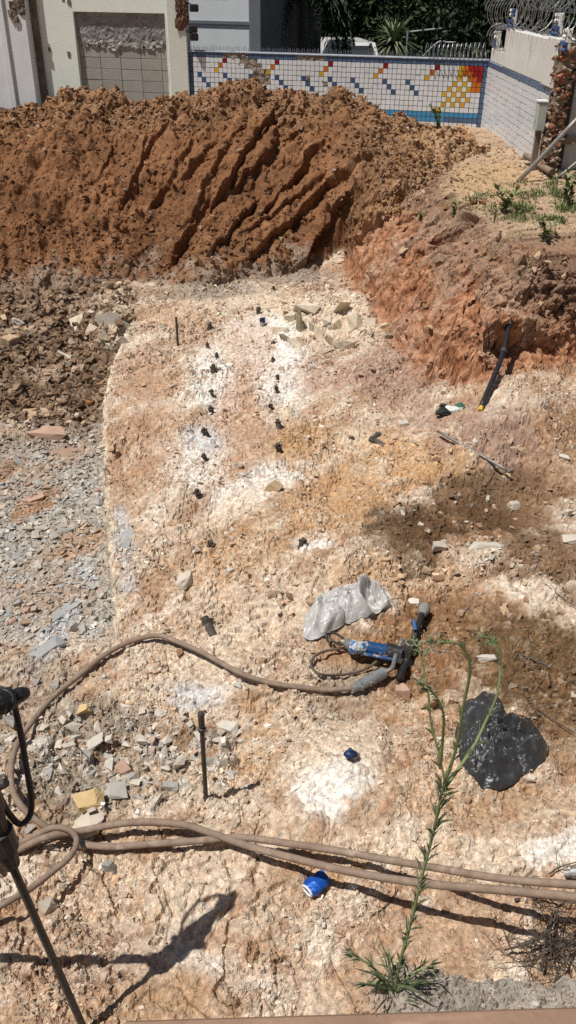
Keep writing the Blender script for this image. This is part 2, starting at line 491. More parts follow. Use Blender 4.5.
def relief(x, y, z, wr, wm, wb, d, tb, t, e, px, py, fine=True):
    near = 1 - sst(16, 22, np.hypot(x, y))
    flat = (1 - wr) * (1 - wm) * (1 - wb)
    # colour/roughness fields shared with the colouring
    r = np.zeros_like(x)
    n1 = fbm(x * 1.7, y * 1.7, 31, 4); n2 = fbm(x * 7, y * 7, 33, 4); n3 = perlin(x * 42, y * 42, 35)
    ridge = np.abs(perlin(x * 3.1 + .4 * n1, y * 3.1, 36))
    r += flat * (.022 * n1 + .008 * n2 + .005 * n3 - .02 * (1 - np.clip(ridge * 4, 0, 1)) * sst(-.1, .5, n1))
    q = (n1 * .9 + .55 * n2 + .5 * perlin(x * .9 + 3, y * .9, 38)) * 3.2
    fq = q - np.floor(q)
    terr = (np.floor(q) + sst(.0, .16, fq)) / 3.2
    r += flat * .050 * terr * (.4 + .8 * sst(-.3, .4, perlin(x * 1.3, y * 1.3, 39)))
    ck_ = 1 - np.clip(np.abs(perlin(x * 1.5 + .5 * n1, y * 1.5 + .3 * n2, 171)) * 22, 0, 1)
    ck2 = 1 - np.clip(np.abs(perlin(x * 3.7 + .3 * n1, y * 3.1, 172)) * 14, 0, 1)
    r -= flat * (.030 * ck_ + .014 * ck2) * sst(-.2, .3, perlin(x * .8, y * .8, 173))
    s1, i1 = lumps(x * 9, y * 9, 41, .55); s2, i2 = lumps(x * 22, y * 22, 45, .6); s3, i3 = lumps(x * 55, y * 55, 49, .55)
    s4, i4 = lumps(x * 120, y * 120, 53, .6)
    patch = sst(-.25, .5, perlin(x * 1.9, y * 1.9, 51))
    blk = np.exp(-(((px - 160) / 95) ** 2 + ((py - 755) / 55) ** 2)) + .6 * np.exp(-(((px - 30) / 60) ** 2 + ((py - 740) / 80) ** 2))
    blk = np.clip(blk * 1.3, 0, 1)
    bf = flat * (.10 + .6 * patch ** 1.5)
    r += flat * (.003 + .006 * patch) * s4 * (1 - sst(4.5, 7, y))
    r += np.maximum(bf, flat * blk * 1.2) * (.018 * s2 + .010 * s3) + flat * blk * .05 * s1 + flat * patch * .020 * s1
    up = wr * (1 - sst(5.8, 7.4, y)); ub = wr * sst(5.8, 7.4, y)
    r += up * (.02 * n1 + .012 * n2 + .014 * s1 + .016 * s2 + .010 * s3)
    r += ub * (.08 * n1 + .05 * n2 + .05 * s1 + .035 * s2 + .015 * s3)
    # mound: clods and tooth marks
    g = groove_field(px, py)
    sm = sst(0.0, .06, np.abs(g)) * .55
    m1 = fbm(x * 1.1, y * 1.1, 61, 4); m2 = fbm(x * 4.2, y * 4.2, 63, 4)
    c1, j1 = lumps(x * 4.2, y * 3.4, 65, .6); c2, j2 = lumps(x * 10, y * 8, 69, .7)
    top = sst(.72, .95, t)
    rightflank = sst(320, 400, px)
    teeth = np.abs(perlin(x * 5.5 + y * 1.2, y * .5, 71)) * sst(.0, .1, t) * (1 - sst(.3, .45, t)) * (1 - sst(40, 110, px))
    c0, j0 = lumps(x * 1.7, y * 1.5, 73, .5)
    r += wm * (.11 * m1 + .12 * c0 * (1 - .6 * sm) + .045 * m2 * (1 - .4 * sm) + (.085 * c1 + .055 * c2) * (1 - .5 * sm) * (.85 + .3 * top) + g * 1.0 - .14 * teeth)
    # bank
    U_, W_ = tb, d * .55 + z * 1.25
    b1 = fbm(U_ * 2.6, W_ * 2.0, 81, 4); b2 = fbm(U_ * 9, W_ * 6, 83, 4)
    fc = wb * (1 - sst(.95, 1.4, d))
    dark = sst(505, 545, px) * sst(248, 258, py) * (1 - sst(300, 352, py))
    k1, l1 = lumps(U_ * 7, W_ * 6, 401, .6); k2, l2 = lumps(U_ * 17, W_ * 15, 405, .6); k3, l3 = lumps(U_ * 42, W_ * 40, 409, .6)
    crack = 1 - np.clip(np.abs(perlin(U_ * 3.4 + .55 * W_ + .35 * b1, W_ * .8, 87)) * 7, 0, 1)
    crack2 = 1 - np.clip(np.abs(perlin(U_ * 8 + .9 * W_ + .3 * b1, W_ * 1.6, 88)) * 5, 0, 1)
    rough_ = sst(-.35, .45, b1 + .5 * perlin(U_ * 1.3, W_ * 1.3, 89))
    r += fc * (.050 * b1 + .018 * b2 + rough_ * (.020 * k1 + .032 * k2) + .012 * k2 + .020 * k3 - .055 * crack - .030 * crack2 + dark * (.15 * k1 + .06 * k2)) + (wb - fc) * (.02 * n1 + .010 * n2 + .018 * s1 * patch + .006 * s2 + .004 * s3)
    hole = np.exp(-(((px - 512) / 26) ** 2 + ((py - 345) / 12) ** 2))
    r -= fc * .26 * hole
    r += fc * .10 * np.exp(-(((px - 512) / 30) ** 2 + ((py - 322) / 9) ** 2))
    kk_ = sst(3.6, 4.0, y) * (1 - sst(9, 9.6, y))
    r *= 1 - kk_ * .45 * np.exp(-(e / .025) ** 2)
    return r * near, dict(n1=n1, n2=n2, n3=n3, s1=s1, s2=s2, s3=s3, i1=i1, i2=i2, i3=i3, patch=patch, m1=m1, m2=m2, c1=c1, c2=c2, j1=j1, j2=j2, b1=b1, b2=b2, blk=blk, flat=flat, up=up, ub=ub, fc=fc, g=g, top=top, dark=dark, rf=rightflank)

def ground_z(x, y):
    x = np.atleast_1d(np.asarray(x, float)); y = np.atleast_1d(np.asarray(y, float))
    b = base(x, y)
    zz = b[0]
    r, _ = relief(x, y, b[0], *b[1:4], b[4], b[5], b[6], b[7], b[8], b[9])
    return zz + r
def ground(px, py, h=0.0):
    """where a line of sight first meets the ground"""
    d = ray(px, py)
    tt = np.arange(1.2, 26, .012)
    P = CP + tt[:, None] * d
    g = ground_z(P[:, 0], P[:, 1])
    k = np.argmax(P[:, 2] < g + h)
    return np.array([P[k, 0], P[k, 1], g[k] + h])

ALB = .88
# colours (real-world base colours)
def C(*c): return np.array(c, float)
TAN, CREAM, WHITE, ORANGE, BROWN, DKBROWN = C(.475, .305, .19), C(.74, .605, .455), C(.90, .85, .78), C(.56, .33, .15), C(.29, .165, .085), C(.15, .095, .055)
PINK, GREY, BGREY, UMBER, RED, SAND = C(.40, .255, .19), C(.50, .465, .41), C(.49, .50, .51), C(.275, .128, .058), C(.40, .20, .115), C(.60, .40, .22)
GTAN = C(.43, .345, .26)
BLOBS = [  # px, py, rx, ry, turn, strength, colour : patches of dust, stain and soil on the bench
    (215, 370, 26, 24, 0, .9, WHITE), (212, 395, 30, 22, 0, .8, WHITE), (205, 440, 34, 18, 0, .75, BGREY * 1.35), (195, 470, 28, 22, 0, .6, WHITE), (270, 355, 40, 28, .3, .9, WHITE),
    (275, 392, 26, 24, 0, .8, WHITE), (240, 305, 80, 18, 0, .9, CREAM), (320, 318, 62, 26, 0, 1, CREAM * 1.03), (262, 330, 34, 16, 0, .8, WHITE), (345, 445, 34, 20, 0, .85, CREAM), (375, 330, 24, 20, 0, .7, CREAM),
    (270, 480, 55, 16, -.35, .75, WHITE), (225, 510, 60, 14, -.5, .7, CREAM), (315, 541, 20, 12, 0, .95, WHITE), (250, 600, 60, 50, -.6, .65, CREAM), (195, 575, 26, 14, -.3, .8, CREAM), (300, 600, 50, 30, -.5, .6, CREAM),
    (205, 700, 45, 20, .2, .8, BGREY * 1.4), (225, 722, 30, 12, 0, .7, WHITE), (340, 760, 60, 45, -.5, .9, CREAM), (330, 790, 40, 26, -.4, .8, WHITE), (300, 690, 26, 50, .3, .5, CREAM), (460, 850, 130, 22, .1, .9, CREAM), (565, 850, 40, 18, 0, .7, WHITE),
    (555, 620, 42, 22, 0, .9, CREAM * 1.04), (180, 880, 110, 34, -.35, .7, CREAM), (90, 870, 50, 26, -.4, .5, CREAM), (230, 810, 70, 16, .1, .7, CREAM), (130, 690, 60, 14, -.6, .5, CREAM), (180, 340, 60, 26, 0, .35, CREAM), (120, 560, 12, 60, 0, .7, CREAM), (85, 575, 12, 22, 0, .9, BGREY), (124, 545, 12, 46, -.1, .7, BGREY * 1.1), (45, 650, 16, 40, .6, .9, BGREY), (70, 620, 14, 30, .5, .7, BGREY),
    (205, 655, 50, 30, 0, .6, CREAM), (240, 975, 60, 20, .3, .5, WHITE), (300, 1000, 60, 20, 0, .5, CREAM),
    (150, 420, 40, 80, 0, .45, C(.52, .31, .19)), (240, 420, 28, 60, 0, .6, C(.56, .33, .2)), (250, 345, 26, 40, 0, .5, C(.56, .34, .21)), (170, 320, 40, 20, 0, .6, C(.57, .36, .22)),
    (300, 445, 40, 24, -.4, .75, ORANGE), (430, 462, 70, 34, .1, .85, ORANGE * 1.1), (345, 500, 80, 40, -.3, .75, ORANGE), (235, 555, 60, 30, -.5, .5, ORANGE), (385, 575, 80, 24, 0, .6, SAND), (240, 720, 40, 30, .2, .5, ORANGE), (200, 740, 50, 26, 0, .8, BROWN * 1.5), (250, 765, 40, 20, -.3, .6, ORANGE * .9),
    (425, 655, 90, 62, 0, 1, C(.36, .195, .09)), (395, 690, 70, 30, .2, .8, C(.40, .22, .1)), (345, 690, 50, 26, -.2, .7, GTAN), (480, 605, 70, 18, .2, .7, BROWN * 1.3), (525, 660, 76, 60, 0, 1, C(.26, .17, .085)), (555, 720, 40, 50, 0, .8, C(.30, .19, .10)), (450, 720, 40, 40, 0, .7, C(.38, .22, .11)),
    (410, 533, 46, 30, 0, 1, DKBROWN * 1.05), (500, 502, 82, 34, .2, 1, DKBROWN * 1.05), (540, 560, 62, 32, .2, 1, DKBROWN * 1.2), (470, 520, 60, 30, 0, .6, BROWN * 1.3), (450, 540, 60, 20, 0, .4, BROWN * 1.6), (550, 490, 50, 40, 0, .8, BROWN * 1.2),
    (395, 375, 55, 34, .2, .85, PINK), (330, 375, 40, 20, 0, .5, PINK * 1.2), (500, 440, 80, 36, .1, .95, PINK * .92), (560, 430, 40, 40, 0, .85, BROWN * 1.3), (430, 425, 30, 16, 0, .6, PINK),
    (150, 1000, 110, 34, -.2, .7, C(.44, .26, .13)), (260, 960, 70, 24, .3, .55, C(.50, .30, .17)), (70, 960, 90, 50, 0, .55, C(.50, .36, .27)), (430, 930, 130, 26, .1, .5, C(.56, .38, .25)), (340, 870, 60, 16, .2, .5, ORANGE), (500, 800, 90, 24, 0, .6, C(.45, .29, .17)), (430, 790, 50, 40, 0, .5, ORANGE),
    (40, 292, 120, 22, 0, 1, C(.30, .19, .115)), (60, 320, 60, 30, 0, .9, C(.34, .23, .15)), (40, 275, 120, 20, 0, 1, C(.28, .165, .09)), (215, 288, 60, 10, 0, .9, C(.36, .30, .24)), (290, 276, 60, 9, 0, .9, C(.34, .28, .22)),
    (110, 760, 110, 60, 0, .75, GTAN), (30, 720, 50, 90, 0, .7, GTAN * .95), (60, 790, 60, 30, 0, .7, C(.30, .26, .20)), (95, 720, 40, 24, 0, .6, C(.27, .24, .19)),
]
def colour(x, y, z, wr, wm, wb, d, tb, t, e, px, py, R):
    n1, n2, n3 = R['n1'], R['n2'], R['n3']
    k = np.clip(.5 + .45 * n1 + .3 * n2, 0, 1)[:, None]
    k = sst(.1, .95, k)
    col = TAN * (1 - k) + CREAM * .93 * k
    ca, sa = .62, .78
    su, sv_ = x * ca + y * sa, -x * sa + y * ca
    stk = fbm(su * 1.1, sv_ * 4.2, 131, 5, .6)
    w0 = (sst(.18, .6, stk) * .7)[:, None]; col = col * (1 - w0) + C(.80, .70, .58) * w0
    w0 = (sst(.15, .6, -stk + .3 * n2) * .75)[:, None]; col = col * (1 - w0) + C(.42, .255, .145) * w0
    wob = .40 * n1 + .42 * n2 + .15 * n3
    for (bx, by, rx, ry, an, st, cc) in BLOBS:
        if cc is WHITE: rx, ry, st = rx * 1.2, ry * 1.2, min(1, st * 1.15)
        ca, sa = math.cos(an), math.sin(an)
        u = ((px - bx) * ca + (py - by) * sa) / rx; v = (-(px - bx) * sa + (py - by) * ca) / ry
        near_ = (np.abs(u) < 1.9) & (np.abs(v) < 1.9)
        q = np.sqrt(u * u + v * v)
        ww = st * sst(1.25, .35, q + wob * .75) if False else st * (1 - sst(.5, 1.2, q + wob * .6))
        ww = np.where(near_, ww, 0)[:, None]
        col = col * (1 - ww) + cc * ww
    # stones and pebbles in the bench carry their own tints
    for s, i, amt in ((R['s2'], R['i2'], .5), (R['s3'], R['i3'], .45)):
        ww = (sst(.04, .14, s) * amt * (.3 + .7 * R['patch']))[:, None]
        tint = np.where((i > .55)[:, None], CREAM, np.where((i > .3)[:, None], GTAN, C(.5, .3, .18)))
        col = col * (1 - ww) + tint * ww
    # reddish specks
    sp = sst(.35, .8, fbm(x * 11, y * 11, 91, 3))[:, None] * .45
    col = col * (1 - sp) + C(.40, .20, .10) * sp
    ww = (R['blk'] * sst(.02, .1, R['s1']) * .8)[:, None]
    col = col * (1 - ww) + (GREY * 1.1 * (R['i1'] > .45)[:, None] + C(.55, .47, .38) * (R['i1'] <= .45)[:, None]) * ww
    # grit: sharp light and dark grains at every scale
    hf = fbm(x * 26, y * 26, 141, 4, .75); hf2 = fbm(x * 70, y * 70, 145, 3, .8)
    gr_ = np.clip(1 + (.20 * hf + (.12 + .12 * R['patch']) * hf2) * (1 - sst(6, 12, y) * .4), .45, 1.5)[:, None]
    col = col * gr_
    for (bx, by, rx, ry, st_w) in ((412, 533, 44, 26, .82), (496, 500, 80, 30, .82), (540, 562, 60, 30, .81), (430, 668, 60, 44, .5), (535, 668, 66, 60, .75), (470, 612, 80, 18, .6), (470, 700, 60, 30, .45), (205, 742, 40, 18, .6), (450, 520, 50, 18, .5)):
        qd = np.hypot((px - bx) / rx, (py - by) / ry) + .45 * n1 + .34 * n2 + .18 * n3
        w5 = (st_w * (1 - sst(.62, 1.12, qd)))[:, None]
        col = col * (1 - w5) + (C(.235, .14, .075) * (.65 + .7 * k) if st_w > .8 else col * C(.52, .44, .36)) * w5
    # left rubble: grey shale below, brown clods above
    i = R['i1'][:, None]
    g_sh = GREY * (.85 + .5 * R['i2'][:, None]) * (1 - .0) 
    mixo = sst(.0, .8, n1 + .4 * n2)[:, None]
    shale = g_sh * (1 - .6 * mixo) + C(.48, .31, .19) * .6 * mixo
    for (bx, by, rx, ry, an, cc) in ((85, 575, 12, 24, 0, BGREY), (45, 648, 15, 42, .6, BGREY), (68, 620, 12, 26, .5, BGREY), (35, 505, 34, 11, -.55, C(.44, .23, .11)), (8, 470, 22, 10, -.5, C(.42, .22, .11)), (75, 545, 40, 16, -.4, C(.5, .33, .2))):
        ca, sa = math.cos(an), math.sin(an)
        u = ((px - bx) * ca + (py - by) * sa) / rx; v = (-(px - bx) * sa + (py - by) * ca) / ry
        w2 = (.9 * (1 - sst(.5, 1.2, np.sqrt(u * u + v * v) + .5 * wob)))[:, None]
        shale = shale * (1 - w2) + cc * w2
    brn = C(.33, .21, .13) * (.75 + .5 * i)
    kk = sst(.1, .7, n1 + .5 * n2)[:, None]
    brn = brn * (1 - kk) + C(.52, .39, .28) * kk
    col = col * (1 - R['up'][:, None]) + shale * R['up'][:, None]
    col = col * (1 - R['ub'][:, None]) + brn * R['ub'][:, None]
    # pale rind along the split
    rim = (np.clip(.75 + .8 * perlin(y * 2.3, y * 0, 12) + .5 * n2, 0, 1) * np.exp(-((e + .012 + .012 * n2) / .022) ** 2) * sst(3.7, 4.1, y) * (1 - sst(8.6, 9.2, y)) * 1.0)[:, None]
    col = col * (1 - rim) + C(.80, .68, .50) * rim
    # pale outcrop beside the split
    oc = np.exp(-(((px - 118) / 24) ** 2 + ((py - 320) / 30) ** 2))
    oc = (sst(.35, .7, oc + .2 * n2) * .85)[:, None]
    col = col * (1 - oc) + C(.60, .50, .36) * oc
    # mound
    mk = np.clip(.5 + .4 * R['m1'] + .4 * R['m2'], 0, 1)[:, None]
    mc = UMBER * (.66 + .45 * mk)
    lt = sst(.2, .9, R['m2'] + .6 * R['m1'])[:, None] * .45
    mc = mc * (1 - lt) + C(.33, .17, .08) * lt
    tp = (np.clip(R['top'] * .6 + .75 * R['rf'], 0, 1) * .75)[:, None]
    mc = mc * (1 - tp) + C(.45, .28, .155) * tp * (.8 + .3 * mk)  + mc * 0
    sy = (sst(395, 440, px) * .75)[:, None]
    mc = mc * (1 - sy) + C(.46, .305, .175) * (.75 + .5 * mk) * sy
    ft = (1 - sst(.0, .12, t + .10 * R['m2'] + .06 * n1))[:, None]
    ft = ft * (1 - sst(.2, .5, x))[:, None]
    mc = mc * (1 - ft * .8) + C(.36, .29, .225) * ft * .8
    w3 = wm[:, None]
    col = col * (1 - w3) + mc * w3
    # bank: red soil streaked with grey, brown crust, sandy top
    bk = np.clip(.5 + .6 * R['b2'] + .3 * R['b1'], 0, 1)[:, None]
    bc = C(.37, .155, .075) * (1 - bk) + C(.50, .27, .15) * bk
    gs = sst(.0, .5, perlin(tb * 2.2 + d, d * 1.1, 95) + .5 * R['b1'] + .35 * R['b2'])[:, None] * .5
    bc = bc * np.clip(1 + .35 * R['b2'][:, None], .6, 1.4)
    bc = bc * (1 - gs) + C(.44, .32, .24) * gs
    cr = sst(.35, .8, d + .25 * R['b1'])[:, None]
    bc = bc * (1 - .75 * cr) + C(.33, .225, .15) * .75 * cr
    dk = R['dark'][:, None] * .8
    bc = bc * (1 - dk) + C(.22, .14, .095) * dk
    tpz = sst(1.0, 1.25, d + .15 * n1)[:, None]
    sand = C(.47, .325, .205) * (.85 + .3 * k)
    og = (1 - sst(.4, 1.1, np.hypot((px - 490) / 60, (py - 180) / 26) + .3 * n1))[:, None]
    sand = sand * (1 - .6 * og) + C(.58, .38, .18) * .6 * og
    bc = bc * (1 - tpz) + sand * tpz
    pb = (sst(.05, .14, R['s2']) * tpz[:, 0] * .3)[:, None]
    bc = bc * (1 - pb) + C(.62, .54, .42) * pb
    w4 = (wb * (1 - wm))[:, None]
    col = col * (1 - w4) + bc * w4
    lum_ = col.mean(1, keepdims=True); col = lum_ + (col - lum_) * .95
    st_ = sst(16.8, 17.5, y)[:, None]
    col = col * (1 - st_) + C(.10, .10, .10) * st_
    return np.clip(col * ALB, .015, .8)

# grid of the ground, finest where it is seen closest
rows = [-60, -20, -6, -2, -.6, .3, .8]
yy = 1.15
while yy < 13.6:
    rows.append(yy)
    st = (yy * yy + 10.24) / 2688 * 1.25
    if yy > 6.9: st = min(st, .0155 if yy < 10.1 else .0145)
    yy += st
rows += list(np.arange(13.6, 18.5, .06)) + [19, 20, 22, 26, 34, 50, 90, 200, 500]
rows = np.array(rows)
us = np.concatenate([[-60, -12, -3, -1.2, -.8], np.linspace(-.62, -.385, 50)[:-1], np.linspace(-.385, .385, 600), np.linspace(.385, .62, 50)[1:], [.8, 1.2, 3, 12, 60]])
wid = np.maximum(.845 * np.clip(rows, 0, 40) + 1.71, 1.7)
X = us[None, :] * wid[:, None]; Y = np.repeat(rows[:, None], len(us), 1)
nr, nc = X.shape
xf, yf_ = X.ravel(), Y.ravel()
b = base(xf, yf_)
rl, RR = relief(xf, yf_, b[0], b[1], b[2], b[3], b[4], b[5], b[6], b[7], b[8], b[9])
dx = (base(xf + .03, yf_)[0] - base(xf - .03, yf_)[0]) / .06; dy = (base(xf, yf_ + .03)[0] - base(xf, yf_ - .03)[0]) / .06
wn = np.clip(np.maximum(b[2], b[3]), 0, 1) * .9
dx, dy = np.clip(dx, -2.5, 2.5) * wn, np.clip(dy, -2.5, 2.5) * wn
nl = np.sqrt(1 + dx * dx + dy * dy)
zf = b[0] + rl / nl
xg, yg = xf - dx / nl * rl, yf_ - dy / nl * rl
colr = colour(xf, yf_, zf, b[1], b[2], b[3], b[4], b[5], b[6], b[7], b[8], b[9], RR)
Vt = np.stack([xg, yg, zf], -1)
ii = (np.arange(nr - 1)[:, None] * nc + np.arange(nc - 1)[None, :]).ravel()
Ft = np.stack([ii, ii + 1, ii + nc + 1, ii + nc], -1)
reg = np.zeros(len(xf), int)
reg[b[1] > .5] = 1
reg[(b[3] > .5)] = 2
reg[(b[2] > .5)] = 3
reg[(b[3] > .5) & (b[4] > 1.35) & (b[2] <= .5)] = 4
far_ = (np.abs(xf) > 11) | (yf_ > 15.3) | (yf_ < .9)
reg[far_] = 4
fr = reg[Ft[:, 0]]
TERRAIN = {}
for r_, nm in enumerate(['rock_bench', 'rubble_slope', 'cut_bank', 'dirt_mound', 'ground']):
    Fs = Ft[fr == r_]
    used, inv = np.unique(Fs, return_inverse=True)
    o = obj(nm, mesh(nm, Vt[used], inv.reshape(-1, 4), M_GROUND, False, colr[used]), kind='structure')
    TERRAIN[nm] = o
# ------------------------------------------------------------------ loose stones
INF = np.nonzero((np.abs(288 - b[8]) < 400) & (b[9] > 60) & (b[9] < 1130) & (yf_ > 1.15) & (yf_ < 15.2))[0]
def ZC(i): return (Vt[i] - CP) @ FWD
M_STONE = {}
for nm, c in dict(grey=(.34, .32, .29), pale=(.50, .445, .37), tan=(.46, .33, .21), brown=(.24, .15, .09), white=(.57, .525, .46), yellow=(.55, .40, .21), pinkish=(.40, .27, .20), clod=(.27, .135, .06), dark=(.13, .125, .095), bluegrey=(.37, .375, .37)).items():
    M_STONE[nm] = mat(nm + '_stone', c, 0.92, vary=.22, scale=3, bump=.12, bscale=8, objvar=.15, dist=.02, spec=.1)
rs = np.random.default_rng(11)
PROTO = {}
for nm in M_STONE:
    PROTO[nm] = []
    for k in range(6):
        V, F = rock(rs.integers(7, 11), rs, rs.uniform(.4, .8))
        PROTO[nm].append(mesh('stone', V, F, M_STONE[nm]))
def put_stone(parent, P, r, kind, rng, sink=.25):
    me = PROTO[kind][rng.integers(6)]
    o = obj('stone', me, parent)
    s = np.array([1, 1, 1]) * r * rng.uniform(.85, 1.15, 3)
    o.scale = s
    o.location = (P[0], P[1], P[2] + s[2] * (.45 - sink))
    o.rotation_euler = (rng.normal(0, .25), rng.normal(0, .25), rng.uniform(0, 6.28))
    return o
wt = np.zeros(len(INF))
bI = [q[INF] for q in b[:8]]
pI, qI = b[8][INF], b[9][INF]
flatI = RR['flat'][INF]; patchI = RR['patch'][INF]; blkI = RR['blk'][INF]
regI = reg[INF]
def scatter_parts(parent, weight, n, rpx, kinds, seed):
    rng = np.random.default_rng(seed)
    p = weight / weight.sum()
    idx = INF[rng.choice(len(INF), n, False, p)]
    for i in idx:
        r = rng.uniform(*rpx) * ZC(i) / FPX
        put_stone(parent, Vt[i], r, kinds[rng.integers(len(kinds))], rng)
is_bench = (regI == 0) & (qI < 1010)
scatter_parts(TERRAIN['rock_bench'], is_bench * np.clip(blkI * (pI < 260), 0, 1) ** 2 + 1e-9, 150, (3, 8), ['grey', 'pale', 'white', 'pale', 'white', 'pale'], 1)
rightside = np.exp(-(((pI - 500) / 80) ** 2 + ((qI - 520) / 100) ** 2)) + .6 * np.exp(-(((pI - 440) / 50) ** 2 + ((qI - 510) / 30) ** 2)) + .8 * np.exp(-(((pI - 300) / 70) ** 2 + ((qI - 590) / 25) ** 2))
scatter_parts(TERRAIN['rock_bench'], is_bench * (rightside + .05) + 1e-9, 110, (2.5, 5.5), ['pale', 'tan', 'pinkish', 'pale', 'brown', 'tan'], 2)
is_rub = regI == 1
scatter_parts(TERRAIN['rubble_slope'], is_rub * (qI > 430) + 1e-9, 120, (2.5, 6.5), ['grey', 'grey', 'pale', 'pinkish'], 3)
scatter_parts(TERRAIN['rubble_slope'], is_rub * (qI <= 430) + 1e-9, 60, (2.5, 6), ['brown', 'clod', 'tan', 'brown', 'pale'], 4)
scatter_parts(TERRAIN['dirt_mound'], (regI == 3) * (.15 + RR['rf'][INF] + RR['top'][INF]) + 1e-9, 100, (2.5, 4.5), ['clod', 'tan', 'clod', 'brown'], 5)
scatter_parts(TERRAIN['cut_bank'], ((regI == 2) * (.3 + 2.5 * RR['dark'][INF])) + 1e-9, 50, (3, 6), ['brown', 'tan', 'pinkish', 'clod'], 6)
# the dark slabs that stick out of the pale outcrop
M_SLAB = mat('outcrop_slab', (.13, .115, .08), .85, vary=.4, scale=6, color2=(.42, .36, .25), bump=.6, bscale=25)
M_OUT = mat('pale_outcrop', (.44, .36, .25), .9, vary=.3, scale=4, color2=(.72, .63, .50), bump=.6, bscale=25)
def outcrop(px_, py_, wpx, hpx, lean, m):
    P = ground(px_, py_ + hpx * .3); sc = ((P - CP) @ FWD) / FPX
    V, F = rock(9, rs, 1.0, 1.0)
    V[:, 2] += .5 * V[:, 0] * rs.normal(0, 1)
    V = V * np.array([wpx * .5, wpx * .42, hpx * .62]) * sc
    o = obj('rock_slab', mesh('rock_slab', V, F, m), TERRAIN['rock_bench'], P - np.array([0, 0, hpx * .22 * sc]))
    o.rotation_euler = (rs.normal(0, .3), lean + rs.normal(0, .3), rs.normal(0, .6))
for (px_, py_, wpx, hpx, lean) in ((300, 322, 16, 18, .15), (314, 326, 11, 18, -.1), (326, 321, 14, 14, .3), (287, 338, 10, 9, 0), (374, 331, 9, 18, -.35), (385, 333, 11, 14, .4), (343, 344, 16, 8, .1)):
    outcrop(px_, py_, wpx, hpx, lean, M_SLAB)
for (px_, py_, wpx, hpx, lean) in ((307, 316, 14, 14, .2), (320, 332, 12, 16, -.3), (334, 318, 18, 16, .3), (346, 328, 20, 14, -.2), (358, 320, 20, 16, .2), (366, 336, 16, 14, .3), (352, 340, 18, 10, 0), (330, 338, 18, 10, .2), (292, 312, 16, 14, -.3), (308, 304, 26, 10, .1), (336, 304, 22, 12, .2), (280, 326, 18, 9, 0), (300, 342, 20, 9, .1), (372, 318, 16, 14, .3), (384, 322, 14, 14, .2), (266, 306, 22, 8, 0), (322, 348, 20, 7, 0)):
    outcrop(px_, py_, wpx, hpx, lean, M_OUT)
for (px_, py_, wpx, hpx, lean) in ((98, 322, 16, 26, -.4), (108, 312, 20, 18, .3), (120, 318, 16, 28, .2), (128, 334, 11, 26, .15), (116, 342, 12, 22, -.2), (126, 304, 16, 14, 0), (106, 332, 14, 16, .5), (92, 308, 16, 12, -.2), (78, 318, 18, 14, .3), (130, 352, 8, 14, 0)):
    outcrop(px_, py_, wpx, hpx, lean, M_OUT if px_ % 4 else M_STONE['pale'])
outcrop(107, 346, 11, 12, .2, M_SLAB); outcrop(123, 312, 6, 14, 0, M_SLAB)
for (px_, py_, wpx, hpx, az) in ((70, 452, 40, 16, -.5), (28, 500, 36, 14, -.5), (86, 572, 15, 40, 0), (62, 612, 16, 44, .6), (40, 652, 20, 46, .6), (20, 560, 30, 14, -.3), (14, 610, 26, 16, -.2), (95, 500, 18, 22, .1), (124, 545, 14, 50, 0), (128, 590, 16, 36, 0), (60, 530, 26, 12, -.5), (96, 620, 18, 24, .4)):
    P = ground(px_, py_); sc = ((P - CP) @ FWD) / FPX
    V, F = big_rock(rs, 9, 1, .05)
    V = V * np.array([wpx * .5, hpx * .75, 5]) * sc
    o = obj('rock_slab', mesh('rock_slab', V, F, M_STONE['bluegrey' if px_ < 130 and py_ > 530 else 'pinkish' if rs.random() < .5 else 'grey']), TERRAIN['rubble_slope'] if px_ < 110 else TERRAIN['rock_bench'], P - np.array([0, 0, .02]))
    o.rotation_euler = (rs.normal(0, .06), rs.normal(0, .06), -az)
